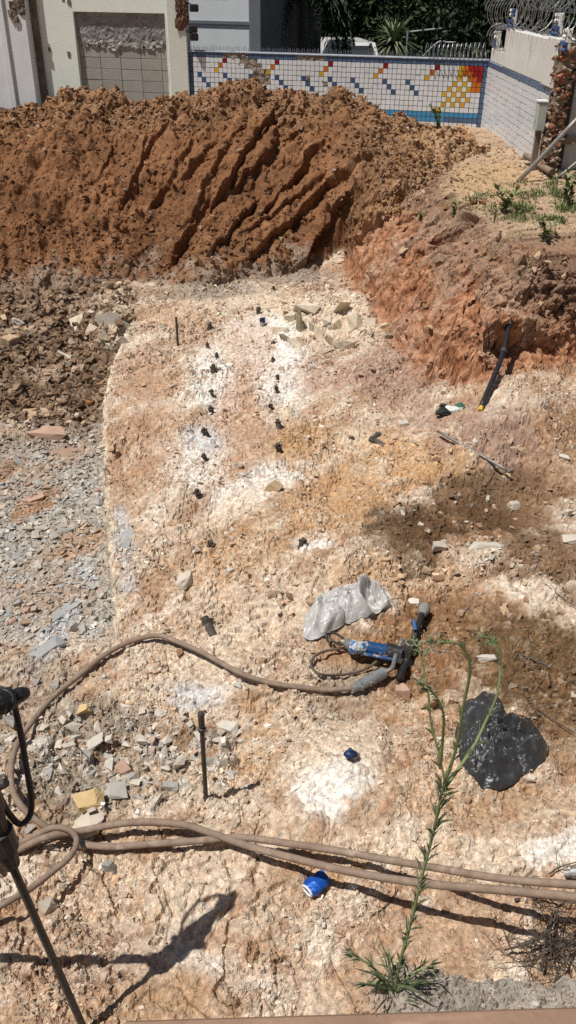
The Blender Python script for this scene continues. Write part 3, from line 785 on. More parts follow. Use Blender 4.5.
# bigger loose stones that can be picked out
BIG = [
    (9, 341, 20, 20, 'tan', 'tan boulder at the foot of the dirt mound, by the left edge of the pit'),
    (18, 322, 13, 10, 'white', 'small pale block lying just behind the tan boulder'),
    (36, 412, 34, 18, 'tan', 'flat tan slab half buried in the brown clods on the left'),
    (50, 434, 40, 18, 'pinkish', 'rounded pinkish slab at the upper end of the grey shale'),
    (88, 797, 32, 19, 'yellow', 'yellow stone resting on the big pale rock near the hoses'),
    (93, 818, 38, 26, 'pale', 'big pale grey rock just behind the coiled hose ends'),
    (84, 712, 15, 11, 'yellow', 'small sandy stone alone in the dark gravel beside the long hose'),
    (94, 743, 25, 17, 'white', 'knobbly whitish stone at the upper left of the rubble pocket'),
    (123, 770, 20, 17, 'pinkish', 'brownish grey stone in the middle of the rubble pocket'),
    (116, 790, 26, 15, 'grey', 'dark grey block below the brownish stone in the rubble pocket'),
    (482, 547, 36, 9, 'white', 'long flat white stone on the brown stained ground'),
    (571, 539, 20, 13, 'pale', 'cream boulder at the right edge above the brown soil'),
    (513, 506, 15, 11, 'pale', 'pale lump on the dark stain below the loose steel rod'),
    (568, 513, 9, 9, 'white', 'small white cube of stone above the cream boulder'),
    (438, 546, 16, 13, 'pale', 'pale stone left of the long flat white one'),
    (488, 658, 24, 11, 'white', 'white flat stone on brown soil behind the black bag'),
    (474, 627, 17, 13, 'brown', 'round brown stone beside the pale dust patch at right'),
    (402, 691, 16, 20, 'pinkish', 'brown stone right below the handle of the blue drill'),
    (428, 699, 17, 20, 'tan', 'tan wedge of stone seen through the weed stems'),
    (524, 449, 16, 11, 'tan', 'tan stone on the pinkish rubble heap'),
    (565, 457, 13, 7, 'white', 'white stick-like stone on the slope right of the rubble heap'),
    (405, 423, 12, 8, 'white', 'white chip left of the crumpled glove'),
    (414, 600, 14, 9, 'white', 'white stone touching the far end of the drill handle'),
    (50, 905, 19, 15, 'pale', 'pale stone left of the tool shadow, below the hoses'),
    (111, 866, 14, 15, 'grey', 'greenish grey stone standing up just below the hoses'),
    (275, 486, 19, 15, 'tan', 'brown rock in the white dust between the two rows of plugs'),
    (186, 581, 20, 22, 'pale', 'pale flat rock on the bench right of the split'),
    (228, 727, 24, 12, 'white', 'white lump of rock right of the upright drill steel'),
    (531, 777, 9, 7, 'pale', 'small pale stone against the lower corner of the black bag'),
    (315, 602, 18, 12, 'tan', 'tan block just behind the clear plastic bag'),
    (437, 578, 12, 10, 'brown', 'small brown stone above the weed tip and drill handle'),
    (210, 762, 16, 14, 'grey', 'grey stone right beside the upright drill steel'),
]
for k, (px_, py_, wpx, hpx, kind, lab) in enumerate(BIG):
    rg = np.random.default_rng(100 + k)
    P = ground(px_, py_ + hpx * .25); sc = ((P - CP) @ FWD) / FPX
    V, F = big_rock(rg, 16, 2, .08)
    V = V / np.abs(V).max(0)
    elev = math.atan2(CAM_H - P[2], P[1])
    W = wpx * .52 * sc; Hh = hpx * .5 * sc
    dep = W * (.7 if wpx < 2.1 * hpx else .38)
    hz = max(.3 * W, (Hh - dep * math.sin(elev) * .8) / math.cos(elev)) * 1.1
    V = V * np.array([W, dep, hz])
    o = obj('stone', mesh('stone', V, F, M_STONE[kind]), None, P + np.array([0, 0, hz * .35]))
    o.rotation_euler = (0, rg.normal(0, .15), rg.normal(0, .35))
    tag(o, lab, 'stone', 'larger loose stones in the pit')

# gravel, crumbs and clods too many to count
def crumbs(name, weight, n, rpx, power, seed, vary=.2, tints=None, base_=OCT, lift=.12, mixc=.5, flat=(.35, .8)):
    rng = np.random.default_rng(seed)
    p = weight / weight.sum()
    idx = INF[rng.choice(len(INF), n, True, p)]
    u = rng.random(n)
    r = (rpx[0] * (1 - u) ** power + rpx[1] * (1 - (1 - u) ** power)) if False else rpx[0] + (rpx[1] - rpx[0]) * u ** power
    r = r * ZC(idx) / FPX
    npts = 7 if base_ is OCT else 10
    which = rng.integers(16, size=n)
    a = rng.uniform(0, 6.283, n); tl = rng.normal(0, .3, n); tl2 = rng.normal(0, .3, n)
    jit = rng.normal(0, .004, (n, 3)); jit[:, 2] = 0
    VV = []; FF = []; CI = []; tot = 0
    for k in range(16):
        sel = np.nonzero(which == k)[0]
        if not len(sel): continue
        V0, F0 = rock(npts, rng, rng.uniform(*flat))
        ca, sa = np.cos(a[sel])[:, None], np.sin(a[sel])[:, None]
        Bx, By, Bz = V0[None, :, 0], V0[None, :, 1], V0[None, :, 2]
        z2 = Bz + Bx * tl[sel][:, None] + By * tl2[sel][:, None]
        V = np.stack([Bx * ca - By * sa, Bx * sa + By * ca, z2], -1) * r[sel][:, None, None]
        V = V + (Vt[idx[sel]] + jit[sel])[:, None, :]
        V[..., 2] += (r[sel] * lift)[:, None]
        m_, nv = V.shape[:2]
        VV.append(V.reshape(-1, 3)); FF.append((F0[None] + (np.arange(m_) * nv)[:, None, None]).reshape(-1, 3) + tot); CI.append(np.repeat(sel, nv)); tot += m_ * nv
    V = np.concatenate(VV); F = np.concatenate(FF); CI = np.concatenate(CI)
    c = colr[idx] * (1 + rng.normal(0, vary, n))[:, None]
    if tints is not None:
        tt = np.array(tints)[rng.integers(len(tints), size=n)] * (1 + rng.normal(0, .12, n))[:, None]
        tt = tt * np.clip(colr[idx].mean(1) / .40, .35, 1.1)[:, None]
        k = (rng.random(n) * mixc * 2)[:, None].clip(0, 1)
        c = c * (1 - k) + tt * k
    c = np.clip(c, .02, .75)
    o = obj(name, mesh(name, V.reshape(-1, 3), F, M_STONES, False, c[CI]), kind='stuff')
    return o
bw = (regI == 0).astype(float)
T_B = [CREAM * .85, TAN, GTAN, C(.45, .28, .17), GREY, WHITE * .85]
crumbs('gravel', bw * (.25 + patchI + .6 * blkI), 30000, (.5, 2.4), 3.4, 21, tints=T_B, mixc=.45)
crumbs('gravel', bw * (patchI ** 2 + 1.4 * blkI + rightside * .8), 3000, (1.3, 4.5), 3.0, 22, tints=T_B, base_=ICO0, mixc=.45)
rb = (regI == 1).astype(float)
crumbs('rubble', rb * (qI > 425), 14000, (.7, 3.6), 3.2, 23, tints=[GREY * .9, GREY * 1.15, BGREY, GTAN, C(.3, .26, .22), C(.42,.30,.2)], base_=ICO0, mixc=.45, flat=(.18, .5))
ub2 = rb * (qI <= 425) + ((regI == 0) & (pI < 130) & (qI < 330))
crumbs('rubble', ub2, 8000, (.8, 5.0), 3.0, 24, tints=[C(.28, .17, .10), C(.36, .25, .17), C(.2, .12, .075), GTAN], base_=ICO0, mixc=.5)
md = (regI == 3).astype(float)
smooth_g = 1 - .85 * sst(.02, .10, np.abs(RR['g'][INF]))
crumbs('clods', md * (.25 + 1.0 * RR['rf'][INF] + .9 * RR['top'][INF] + .5 * (bI[6] < .3)) * smooth_g, 24000, (.6, 3.0), 3.6, 25, tints=[UMBER * 1.4, UMBER * 1.7, C(.44, .27, .15), C(.34, .19, .1)], base_=ICO0, mixc=.6, lift=-.15)
crumbs('pale_crumbs', md * (.1 + 1.2 * RR['rf'][INF] + .4 * RR['top'][INF]), 900, (.7, 2.6), 2.5, 26, tints=[CREAM, WHITE, SAND], mixc=.9)
bk_ = ((regI == 2) | (regI == 4)).astype(float) * (pI > 330)
crumbs('soil_crumbs', bk_ * (.35 + (bI[4] > 1.2) * .4 + 1.0 * RR['dark'][INF]), 5500, (.6, 2.6), 3.2, 27, tints=[C(.45, .3, .19), C(.6, .5, .38), C(.28, .17, .11)], mixc=.5)
# ------------------------------------------------------------------ buildings and walls behind the pit
M_FACADE = mat('facade_paint', (.72, .75, .68), .85, vary=.06, scale=3, bump=.15, bscale=20, stains=(1.4, .60, .72, (.42, .44, .38), (1, 1, .35)))
M_WHITEWALL = mat('white_wall_paint', (.66, .66, .66), .85, vary=.08, scale=3, bump=.2, bscale=15, stains=(1.6, .60, .68, (.40, .36, .30), (1, 1, .4)))
M_BARE = mat('bare_render', (.16, .155, .15), .95, vary=.35, scale=7, bump=.8, bscale=14, dist=.04, color2=(.33, .32, .31))
M_BLOCK = mat('concrete_block', (.34, .31, .28), .92, vary=.10, scale=5, bump=.4, bscale=40, objvar=.06)
M_MORTAR = mat('mortar', (.33, .305, .28), .95, vary=.1)
M_DARK = mat('dark_void', (.03, .03, .03), .9, bump=0)
M_DIRT_SHADE = mat('dirty_render_and_shade', (.16, .125, .10), .95, vary=.4, scale=8, bump=.6, bscale=20)  # broken render and holes, and the shade painted beside the pier
FY = 17.6
fl = lambda px, py: at_y(px, py, FY)
t = thing('site_building', 'pale grey green rendered building with a walled-up garage opening behind the dirt mound', 'building', (fl(100, 60)[0], FY, 1.0))
tl = np.array(t.location)
xl, xr = fl(-140, 50)[0], fl(188, 60)[0]
gl, gr_ = fl(75, 60)[0], fl(167, 60)[0]
gt = fl(120, 13)[2]; zt, z0 = 6.2, .6
mb = MB()
mb.box((xl, FY, z0), (gl, FY + .25, zt)).box((gr_, FY, z0), (xr - .02, FY + .25, zt)).box((gl, FY, gt), (gr_, FY + .25, zt))
mb.v = [v - tl for v in mb.v]
mb.build('wall', [M_FACADE], t)
mb = MB().box((xl, FY + .253, z0), (xr - 2.5, FY + 2, zt - 1.5)); mb.v = [v - tl for v in mb.v]; mb.build('rear_volume', [M_FACADE], t)
# a rough plaster strip above, then exposed blocks, in the recess
RY = FY + .10
z_bare = fl(120, 45)[2]
V = []; F = []
nx_, nz_ = 60, 20
for a in range(nx_ + 1):
    for c_ in range(nz_ + 1):
        lo = z_bare + .05 * math.sin(a * .9) + .06 * math.sin(a * .37 + 1) - .12 * (a % 13 == 4)
        V.append((gl + (gr_ - gl) * a / nx_, RY - .03 + .018 * float(perlin(np.array([a * .45]), np.array([c_ * .6]), 5)[0]), lo + (gt - lo) * c_ / nz_))
for a in range(nx_):
    for c_ in range(nz_): F.append((a * (nz_ + 1) + c_, (a + 1) * (nz_ + 1) + c_, (a + 1) * (nz_ + 1) + c_ + 1, a * (nz_ + 1) + c_ + 1))
obj('bare_render', mesh('bare_render', np.array(V) - tl, F, M_BARE, True), t)
mb = MB().box((gl, RY + .012, z0), (gr_, RY + .1, gt)); mb.v = [v - tl for v in mb.v]; mb.build('infill_wall', [M_MORTAR], t)
bw_, bh_ = .39, .19
mbk = MB().box((-bw_ / 2 + .004, -.004, 0.004), (bw_ / 2 - .004, .03, bh_ - .004), bev=.004)
bme = mesh('block', np.concatenate(mbk.v), mbk.f, M_BLOCK)
row = 0; z = z0
while z < z_bare + .15:
    x = gl - (bw_ / 2 if row % 2 else 0) * 0 + .01
    while x < gr_ - .05:
        o = obj('block', bme, t); wv = min(bw_, gr_ - x)
        o.location = tuple(np.array((x + wv / 2, RY + random.uniform(-.003, .003), z)) - tl); o.scale = (wv / bw_, 1, 1)
        x += bw_
    z += bh_; row += 1
# ragged lip of torn plaster between render and blocks
mb = MB()
for k in range(40):
    x = random.uniform(gl + .1, gr_ - .1); zz = z_bare + random.gauss(0, .05)
    s_ = random.uniform(.02, .07)
    mb.box((x - s_, RY - .03, zz - s_ * .5), (x + s_ * .8, RY - .005, zz + s_ * .5), jit=.006)
mb.v = [v - tl for v in mb.v]; mb.build('plaster_remnant', [mat('old_plaster', (.42, .40, .37), .9, vary=.3, scale=20)], t, kind='stuff')
# chipped lintel edge, small holes
for (px_, py_, s_) in ((66, 57, .03), (45, 52, .02), (66, 2, .03), (60, 0, .025)):
    mb = MB(); P = fl(px_, py_); mb.box((P[0] - s_, FY - .008, P[2] - s_ * 1.8), (P[0] + s_, FY + .002, P[2] + s_ * 1.8), jit=.005)
    mb.v = [v - tl for v in mb.v]; mb.build('hole', [M_DIRT_SHADE], t)
# left pier, slightly proud, with a painted strip of shade to its right
PY_ = FY - .22
xa = at_y(-150, 50, PY_)[0]; xb = at_y(33, 90, PY_)[0]
t2 = thing('painted_pier', 'tall whitish scraped pier standing at the left end of the grey green building', 'pier', (xb - .4, PY_, .6))
q = np.array(t2.location)
mb = MB().box((xa, PY_, .5), (xb, FY - .003, 6.2), bev=.02); mb.v = [v - q for v in mb.v]; mb.build('pier_body', [M_WHITEWALL], t2)
P0 = at_y(3, 0, PY_); P1 = at_y(12, 95, PY_)
mb = MB().box((P1[0] - .13, PY_ - .05, .5), (P1[0], PY_ - .002, 6.1), bev=.01); mb.v = [v - q for v in mb.v]; mb.build('pilaster', [M_WHITEWALL], t2)
P = at_y(13, 8, PY_)
mb = MB()
for k in range(14):
    a = P + np.array([random.uniform(-.12, .12), 0, random.uniform(-.2, .15)]); mb.box(a - np.array([.05, .03, .06]), a + np.array([.05, -.003, .06]), jit=.012)
mb.v = [v - q for v in mb.v]; mb.build('broken_patch', [M_DIRT_SHADE], t2, kind='stuff')
# shade of the pier's side return, painted as a dark brown strip
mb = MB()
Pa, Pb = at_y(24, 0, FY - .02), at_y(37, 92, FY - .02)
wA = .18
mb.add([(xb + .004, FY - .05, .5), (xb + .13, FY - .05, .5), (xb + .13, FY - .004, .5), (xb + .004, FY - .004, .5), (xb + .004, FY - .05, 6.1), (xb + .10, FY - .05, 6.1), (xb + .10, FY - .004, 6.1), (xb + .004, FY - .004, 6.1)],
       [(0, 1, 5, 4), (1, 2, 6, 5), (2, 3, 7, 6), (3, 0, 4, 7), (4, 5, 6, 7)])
mb.v = [v - q for v in mb.v]; mb.build('painted_shade_strip', [M_DIRT_SHADE], t2)

# the whole front stands at the same slant as the tiled wall
_pv = np.array([xr, FY]); _an = -.215
for r_o in (t, t2):
    v = np.array(r_o.location[:2]) - _pv; v = v * 1.05
    r_o.location = (_pv[0] + v[0] * math.cos(_an) - v[1] * math.sin(_an), _pv[1] + v[0] * math.sin(_an) + v[1] * math.cos(_an), r_o.location[2])
    r_o.rotation_euler = (0, 0, _an); r_o.scale = (1.05, 1, 1)
# pillar at the building's right corner with flood lights
PX0, PX1 = at_y(169, 60, FY - .1)[0], at_y(188, 60, FY - .1)[0]
t3 = thing('corner_pillar', 'pale square pillar with a rusty chipped top between garage facade and tiled wall', 'pillar', ((PX0 + PX1) / 2, FY - .1, .6))
q = np.array(t3.location)
mb = MB().box((PX0, FY - .12, .5), (PX1, FY - .004, 4.4), bev=.012); mb.v = [v - q for v in mb.v]; mb.build('shaft', [M_FACADE], t3)
M_RUST = mat('rusty_crust', (.10, .045, .03), .9, vary=.5, scale=14, color2=(.22, .13, .09), bump=.8, bscale=30, dist=.02)
mb = MB()
for k in range(46):
    P = at_y(random.uniform(176, 186), random.uniform(-6, 27) , FY - .13)
    s_ = random.uniform(.03, .07)
    mb.box(P - np.array([s_ * .6, .005, s_]), P + np.array([s_ * .6, .012, s_]), jit=.012)
mb.v = [v - q for v in mb.v]; mb.build('rust_patch', [M_RUST], t3, kind='stuff')
M_BLACK = mat('black_plastic', (.018, .018, .02), .5, vary=.3, spec=.4)
for (px_, py_, lab) in ((193, 8, 'black floodlight highest on the pale corner pillar'), (192, 29, 'black box lamp hanging at mid height on the pillar edge'), (193, 37, 'lowest black floodlight on the pillar, just above the tiled wall')):
    P = at_y(px_ + 1, py_, FY - .15)
    f = thing('floodlight', lab, 'floodlight', P, (0, 0, .3), 'flood lights on the pillar')
    MB().box((-.075, -.05, -.06), (.075, .05, .06), bev=.015).build('housing', [M_BLACK], f)
    MB().box((-.06, -.058, -.045), (.06, -.052, .045)).build('lens', [mat('lamp_glass', (.03, .03, .03), .3, bump=0)], f)
    MB().tube([(PX1 - P[0], .05, .10), (-.03, .03, .05), (0, .02, .03)], .012, 6).build('bracket', [M_BLACK], f)

# ---- tiled wall across the back
TA = np.array([PX1 + .005, FY - .04]); cpt = at_y(489, 61, 16.3); TBp = np.array([cpt[0], 16.3])
TZ = cpt[2]
uvec = TBp - TA; TL = float(np.hypot(*uvec)); uvec /= TL
nvec = np.array([uvec[1], -uvec[0]]);
if nvec[1] > 0: nvec = -nvec
NCOL = 66; TP = TL / NCOL
def tw(u, zz, out=0.0): p = TA + uvec * u + nvec * out; return np.array([p[0], p[1], zz])
ang = math.atan2(uvec[1], uvec[0])
M_TILES = {}
for nm, c in dict(white=(.64, .66, .68), blue=(.045, .095, .19), band=(.075, .125, .22), red=(.20, .012, .012), orange=(.50, .14, .015), yellow=(.55, .32, .03), sky=(.05, .24, .46), redbright=(.36, .012, .015)).items():
    M_TILES[nm] = mat(nm + '_tile', c, .3, vary=.09, scale=4, bump=.05, bscale=30, objvar=.10, spec=.4, stains=(3.0, .56, .74, tuple(.45 * q_ + .14 for q_ in c), (1, 1, .5)))
M_GROUT = mat('grout', (.20, .21, .23), .9, vary=.15)
wall = thing('tiled_wall', 'white tiled boundary wall with a blue top band and coloured tile pictures', 'wall', (*TA, 0.5))
wl = np.array(wall.location); wall.rotation_euler = (0, 0, ang)
def local(u, zz, out=0.0): return np.array([u, -out, zz - .5])
MB().box((0, .012, 0), (TL + .2, .16, TZ - .5 - .004)).build('wall_core', [M_GROUT], wall)
MB().box((0, -.02, TZ - .5), (TL, .19, TZ - .5 + .02), bev=.004).build('coping', [mat('coping_paint', (.36, .40, .46), .7, vary=.3)], wall)
tb_ = MB().box((-TP / 2 + .004, -.006, -TP / 2 + .004), (TP / 2 - .004, .010, TP / 2 - .004))
TILE_ME = {k: mesh('tile', np.concatenate(tb_.v), tb_.f, m) for k, m in M_TILES.items()}
colour_of = {}
NR = 15
first = round((417 - 200) / 4.42) * 0
c0 = [round((px_ - 189) / (489 - 189) * NCOL * .985) for px_ in (200, 227, 254, 281, 308, 335, 362, 390, 417)]
for k, c in enumerate(c0):
    for j in range(3): colour_of[(c + j, 4 + j)] = 'blue'
    if k % 2 == 1:
        colour_of[(c, 1)] = 'red'; colour_of[(c - 1, 2)] = 'orange'; colour_of[(c - 2, 3)] = 'yellow'
cc_ = c0[-1] + 6
colour_of[(cc_, 1)] = 'red'; colour_of[(cc_ - 1, 2)] = 'orange'; colour_of[(cc_ - 2, 3)] = 'yellow'
N1 = NCOL - 2
for r_ in range(1, 9):
    for k in range(0, 10):
        c = N1 - k
        if r_ == 1 and k < 5: colour_of[(c, r_)] = ('redbright', 'redbright', 'redbright', 'orange', 'yellow')[k]
        elif r_ == 2 and k < 5: colour_of[(c, r_)] = ('redbright', 'redbright', 'orange', 'orange', 'yellow')[k]
        elif r_ == 3 and k in (0, 1, 2, 4): colour_of[(c, r_)] = ('redbright', 'orange', 'orange', '', 'yellow')[k]
        elif r_ == 4 and k in (0, 1, 3, 5): colour_of[(c, r_)] = ('orange', 'orange', '', 'yellow', '', 'yellow')[k]
        elif r_ == 5 and k in (0, 1, 2, 4, 6): colour_of[(c, r_)] = ('orange', 'orange', 'yellow', '', 'yellow', '', 'yellow')[k]
        elif r_ == 6 and k in (3, 5, 7): colour_of[(c, r_)] = 'yellow'
        elif r_ == 7 and k in (2, 4, 6): colour_of[(c, r_)] = 'yellow'
        elif r_ == 8 and k in (3, 5, 7): colour_of[(c, r_)] = 'yellow'
colour_of[(N1 - 8, 9)] = 'yellow'
def broken(c, r_):
    px_ = 189 + c / NCOL * 300
    line = 47 + (px_ - 243) * 1.0
    py_ = 46 + (px_ - 189) * .055 + (r_ + .5) * 4.6
    if 236 < px_ < 272 and abs(py_ - line - 2) < 8 + 2 * math.sin(c * 2.1) and py_ < 80: return True
    if r_ == 0 and (222 < px_ < 243 or 300 < px_ < 326): return True
    return (c, r_) in ((27, 4), (31, 5))
mw = MB(); mbn = MB()
vt = np.concatenate(tb_.v)
for c in range(NCOL):
    for r_ in range(NR):
        if broken(c, r_): continue
        pos = np.array([(c + .5) * TP, 0, TZ - .5 - (r_ + .5) * TP])
        k = colour_of.get((c, r_), 'white')
        if r_ == 0 or c == NCOL - 1 or c == 0: k = 'band'
        if r_ in (10, 11) and c > 38 and k == 'white': k = 'sky' if c < 58 or r_ == 10 else 'band'
        if k == 'white': mw.add(vt + pos + RNG.normal(0, .0012, 3), tb_.f)
        elif k == 'band': mbn.add(vt + pos + RNG.normal(0, .0012, 3), tb_.f)
        elif k == 'sky': 
            mbn.add(vt + pos, tb_.f, 1)
        else:
            o = obj('tile', TILE_ME[k], wall, tuple(pos))
mw.build('white_tiles', [M_TILES['white']], wall, kind='stuff'); mbn.build('blue_tiles', [M_TILES['band'], M_TILES['sky']], wall, kind='stuff')
M_HOLE = mat('exposed_masonry', (.22, .17, .13), .95, vary=.4, scale=12, color2=(.36, .31, .26), bump=.8, bscale=40, dist=.02)
mb = MB()
for c in range(NCOL):
    for r_ in range(NR):
        if broken(c, r_):
            for k in range(5):
                p = np.array([(c + random.random()) * TP, .008, TZ - .5 - (r_ + random.random()) * TP]); s_ = random.uniform(.018, .04)
                mb.box(p - np.array([s_, .014 * random.random(), s_]), p + np.array([s_, .02, s_ * .8]), jit=.006)
mb.build('exposed_masonry', [M_HOLE], wall, kind='stuff')
# spikes along the top
M_WIRE = mat('galvanised_wire', (.30, .31, .32), .45, metal=.6, vary=.2, bump=0)
mb = MB()
for k in range(170):
    u = (k + .5) / 170 * TL
    mb.tube([(u, .05, TZ - .485), (u + random.uniform(-.015, .015), .05, TZ - .42 + random.uniform(0, .03))], .004, 4, caps=False)
mb.build('spikes', [M_WIRE], wall, kind='stuff')

# ---- side wall running towards the camera on the right
sa = np.array([TBp[0], TBp[1]]); near = at_y(536, 165, 12.6); SBn = np.array([at_x(553, 93, TBp[0] * .985)[0], at_x(553, 93, TBp[0] * .985)[1]])
sv = SBn - sa; SL = float(np.hypot(*sv)); sv /= SL; sang = math.atan2(sv[1], sv[0])
sw = thing('side_wall', 'white side wall at the right with ruled tile courses, a blue band and a concrete parapet', 'wall', (*sa, .5))
sw.rotation_euler = (0, 0, sang)          # local x runs towards the camera, local -y faces left
sgn = -1
zt_ = TZ - .5
zs = lambda u: zt_ - .0 * u
MB().box((.0, .006, 0), (SL, .2, zt_)).build('wall_core', [mat('pale_grout', (.36, .38, .40), .9, vary=.15)], sw)
sgnv = 1
ncs = int(SL / TP)
mw = MB(); mbn = MB()
for c in range(ncs):
    for r_ in range(NR):
        pos = np.array([(c + .5) * TP + .004, 0, zt_ - (r_ + .5) * TP])
        (mbn if r_ == 0 else mw).add(vt + pos + RNG.normal(0, .002, 3), tb_.f)
mw.build('white_tiles', [M_TILES['white']], sw, kind='stuff'); mbn.build('blue_tiles', [M_TILES['band']], sw, kind='stuff')
M_CONC = mat('weathered_concrete', (.66, .64, .60), .9, vary=.10, scale=3, bump=.3, bscale=25, stains=(2.2, .58, .72, (.20, .18, .16), (1, 1, .25)))
MB().box((.0, .02, zt_ + .003), (1.1, .2, zt_ + .20), bev=.012).build('low_parapet', [M_CONC], sw)
MB().box((1.103, .0, zt_ + .003), (SL - .55, .2, zt_ + .53), bev=.012).build('parapet', [M_CONC], sw)
MB().box((SL - .547, -.03, zt_ + .003), (SL, .22, zt_ + .56), bev=.012).build('end_pier', [M_CONC], sw)

def wpt(u, out, zz):   # point in the side wall's frame -> world
    c, s = math.cos(sang), math.sin(sang)
    return np.array([sa[0] + c * u - s * out, sa[1] + s * u + c * out, zz])
# razor wire coils on the walls
def coil(a, bq, R, turns, name, label):
    a = np.array(a); bq = np.array(bq); d = bq - a; L = np.linalg.norm(d); d /= L
    side = np.cross(d, [0, 0, 1]); side /= np.linalg.norm(side); upv = np.cross(side, d)
    nn = turns * 16
    tt = np.linspace(0, 1, nn)
    an = tt * turns * 2 * math.pi
    rr = R * (1 + .05 * np.sin(tt * 31))
    P = a + d * (L * tt)[:, None] + side * (rr * np.cos(an))[:, None] + upv * (rr * np.sin(an))[:, None]
    t = thing(name, label, 'razor wire', a, group='razor wire coils on the walls')
    MB().tube(P - a, .006, 4, caps=False).build('wire', [M_WIRE], t, kind='stuff')
    m2 = MB()
    for k in range(0, nn - 1, 2):
        p = (P[k] + P[k + 1]) / 2 - a; v = P[k + 1] - P[k]; v /= np.linalg.norm(v)
        wv = np.cross(v, d); 
        m2.add([p - v * .018 + wv * .011, p + v * .018 - wv * .011, p + v * .016 + wv * .011, p - v * .016 - wv * .011, p + d * .004], [(0, 4, 2), (0, 3, 4), (1, 2, 4), (3, 1, 4)])
    m2.build('barbs', [M_WIRE], t, kind='stuff')
coil(wpt(.0, .1, TZ + .36), wpt(1.2, .1, TZ + .38), .19, 6, 'razor_wire', 'small razor wire coil on the low parapet by the corner')
coil(wpt(-.1, .1, TZ + .74), wpt(2.0, .1, TZ + .76), .25, 10, 'razor_wire', 'big razor wire coil above the white parapet at the upper right')
coil(wpt(1.7, .14, TZ + .80), wpt(SL + .6, .14, TZ + .80), .26, 13, 'razor_wire', 'dense razor wire coil nearest the camera, crossing the top right corner')
coil(wpt(.2, .5, TZ + 1.02), wpt(SL + .6, .6, TZ + 1.06), .25, 18, 'razor_wire', 'second razor wire coil farther back above the right wall')
P_ = tw(TL * .80, TZ + .12); Q_ = tw(TL - .05, TZ + .16)
coil(P_, Q_, .12, 14, 'razor_wire', 'thin loose razor wire coil on top of the tiled back wall')
# electric fence insulators
M_BLUEP = mat('blue_insulator', (.03, .07, .22), .5, vary=.2); M_WHITEP = mat('white_insulator', (.72, .72, .70), .5, vary=.1)
for (u, zz, lab, n) in ((.35, TZ + .34, 'blue and white insulator block on the low parapet inside the wire', 2), (1.35, TZ + .68, 'cluster of four blue insulators on top of the white parapet', 4), (SL - .35, TZ + .70, 'white and blue insulator bracket on top of the end pier', 3), (SL + .15, TZ + .55, 'dark blue insulator stack right of the end pier', 3)):
    P = wpt(u, .05, zz)
    f = thing('insulator', lab, 'insulator', P, (0, 0, sang), 'electric fence insulators')
    MB().box((-.02, -.03, -.14), (.02, .03, .12), bev=.006).build('bracket', [M_WHITEP], f)
    for k in range(n):
        zz_ = -.07 + .14 * (k % 2); xx = -.10 + .07 * k
        MB().tube([(xx, -.05, zz_ - .055), (xx, -.05, zz_ - .03), (xx, -.05, zz_ - .01), (xx, -.05, zz_ + .02), (xx, -.05, zz_ + .05)], [.03, .035, .022, .035, .028], 10).build('spool', [M_BLUEP if k != 1 else M_WHITEP], f)

# jagged broken wall end of brick and stone
M_BRK = [mat('broken_brick', (.26, .12, .07), .95, vary=.3, scale=10, bump=.7, bscale=40, objvar=.25), mat('broken_stone', (.30, .24, .18), .95, vary=.25, scale=10, bump=.7, bscale=40, objvar=.3), mat('old_mortar', (.22, .17, .13), .95, vary=.35, scale=14, bump=.8, bscale=30, dist=.03)]
bt = at_y(562, 48, 11.9); bb = at_y(541, 168, 11.9)
e0 = wpt(SL + .10, .05, 0)
t4 = thing('broken_wall_end', 'ragged standing strip of torn brick and stone at the near end of the right wall', 'wall', (e0[0], e0[1], .9))
q = np.array(t4.location)
mb = MB()
for k in range(21):
    zz = -.4 + k * .1
    mb.box((-.05 + .02 * math.sin(k * 2.1), -.06 + .015 * math.sin(k * 1.3), zz), (.10 + .02 * math.sin(k * 1.7), .16, zz + .103), jit=.012)
mb.build('masonry_core', [M_BRK[2]], t4)
rb_ = np.random.default_rng(5)
bl = [mesh('brick', *[(V * np.array([.07, .07, .035]), F) for V, F in [rock(12, rb_, 1.0)]][0], M_BRK[k % 2]) for k in range(10)]
for k in range(200):
    o = obj('brick', bl[rb_.integers(10)], t4, (rb_.uniform(-.06, .11), -.055 + rb_.normal(0, .012), rb_.uniform(-.1, 1.66)))
    o.rotation_euler = (rb_.normal(0, .3), rb_.normal(0, .35), rb_.uniform(0, 3.1)); s_ = rb_.uniform(.3, .8); o.scale = (s_, s_, s_)
for k in range(90):
    o = obj('brick', bl[rb_.integers(10)], t4, (-.055 + rb_.normal(0, .012), rb_.uniform(-.05, .16), rb_.uniform(-.1, 1.66)))
    o.rotation_euler = (rb_.normal(0, .3), rb_.normal(0, .35), rb_.uniform(0, 3.1)); s_ = rb_.uniform(.3, .8); o.scale = (s_, s_, s_)
# grey meter box with a splash of green paint
P = wpt(SL - .04, -.1, 1.0)
mbx = thing('meter_box', 'grey metal box with a green paint smear standing against the side wall end', 'utility box', P, (0, 0, sang))
M_BOX = mat('grey_box_metal', (.42, .45, .42), .6, vary=.12, stains=(5, .55, .62, (.06, .34, .24), (1, 1, 1)))
MB().box((-.075, -.06, .60), (.075, .06, .93), bev=.010).build('cabinet', [M_BOX], mbx)
MB().box((-.085, -.07, .933), (.085, .06, .955), bev=.006).build('lid', [M_WHITEP], mbx)
MB().box((-.035, -.03, -.1), (.035, .04, .599)).build('post', [mat('post_wood', (.19, .15, .12), .9, vary=.3)], mbx)

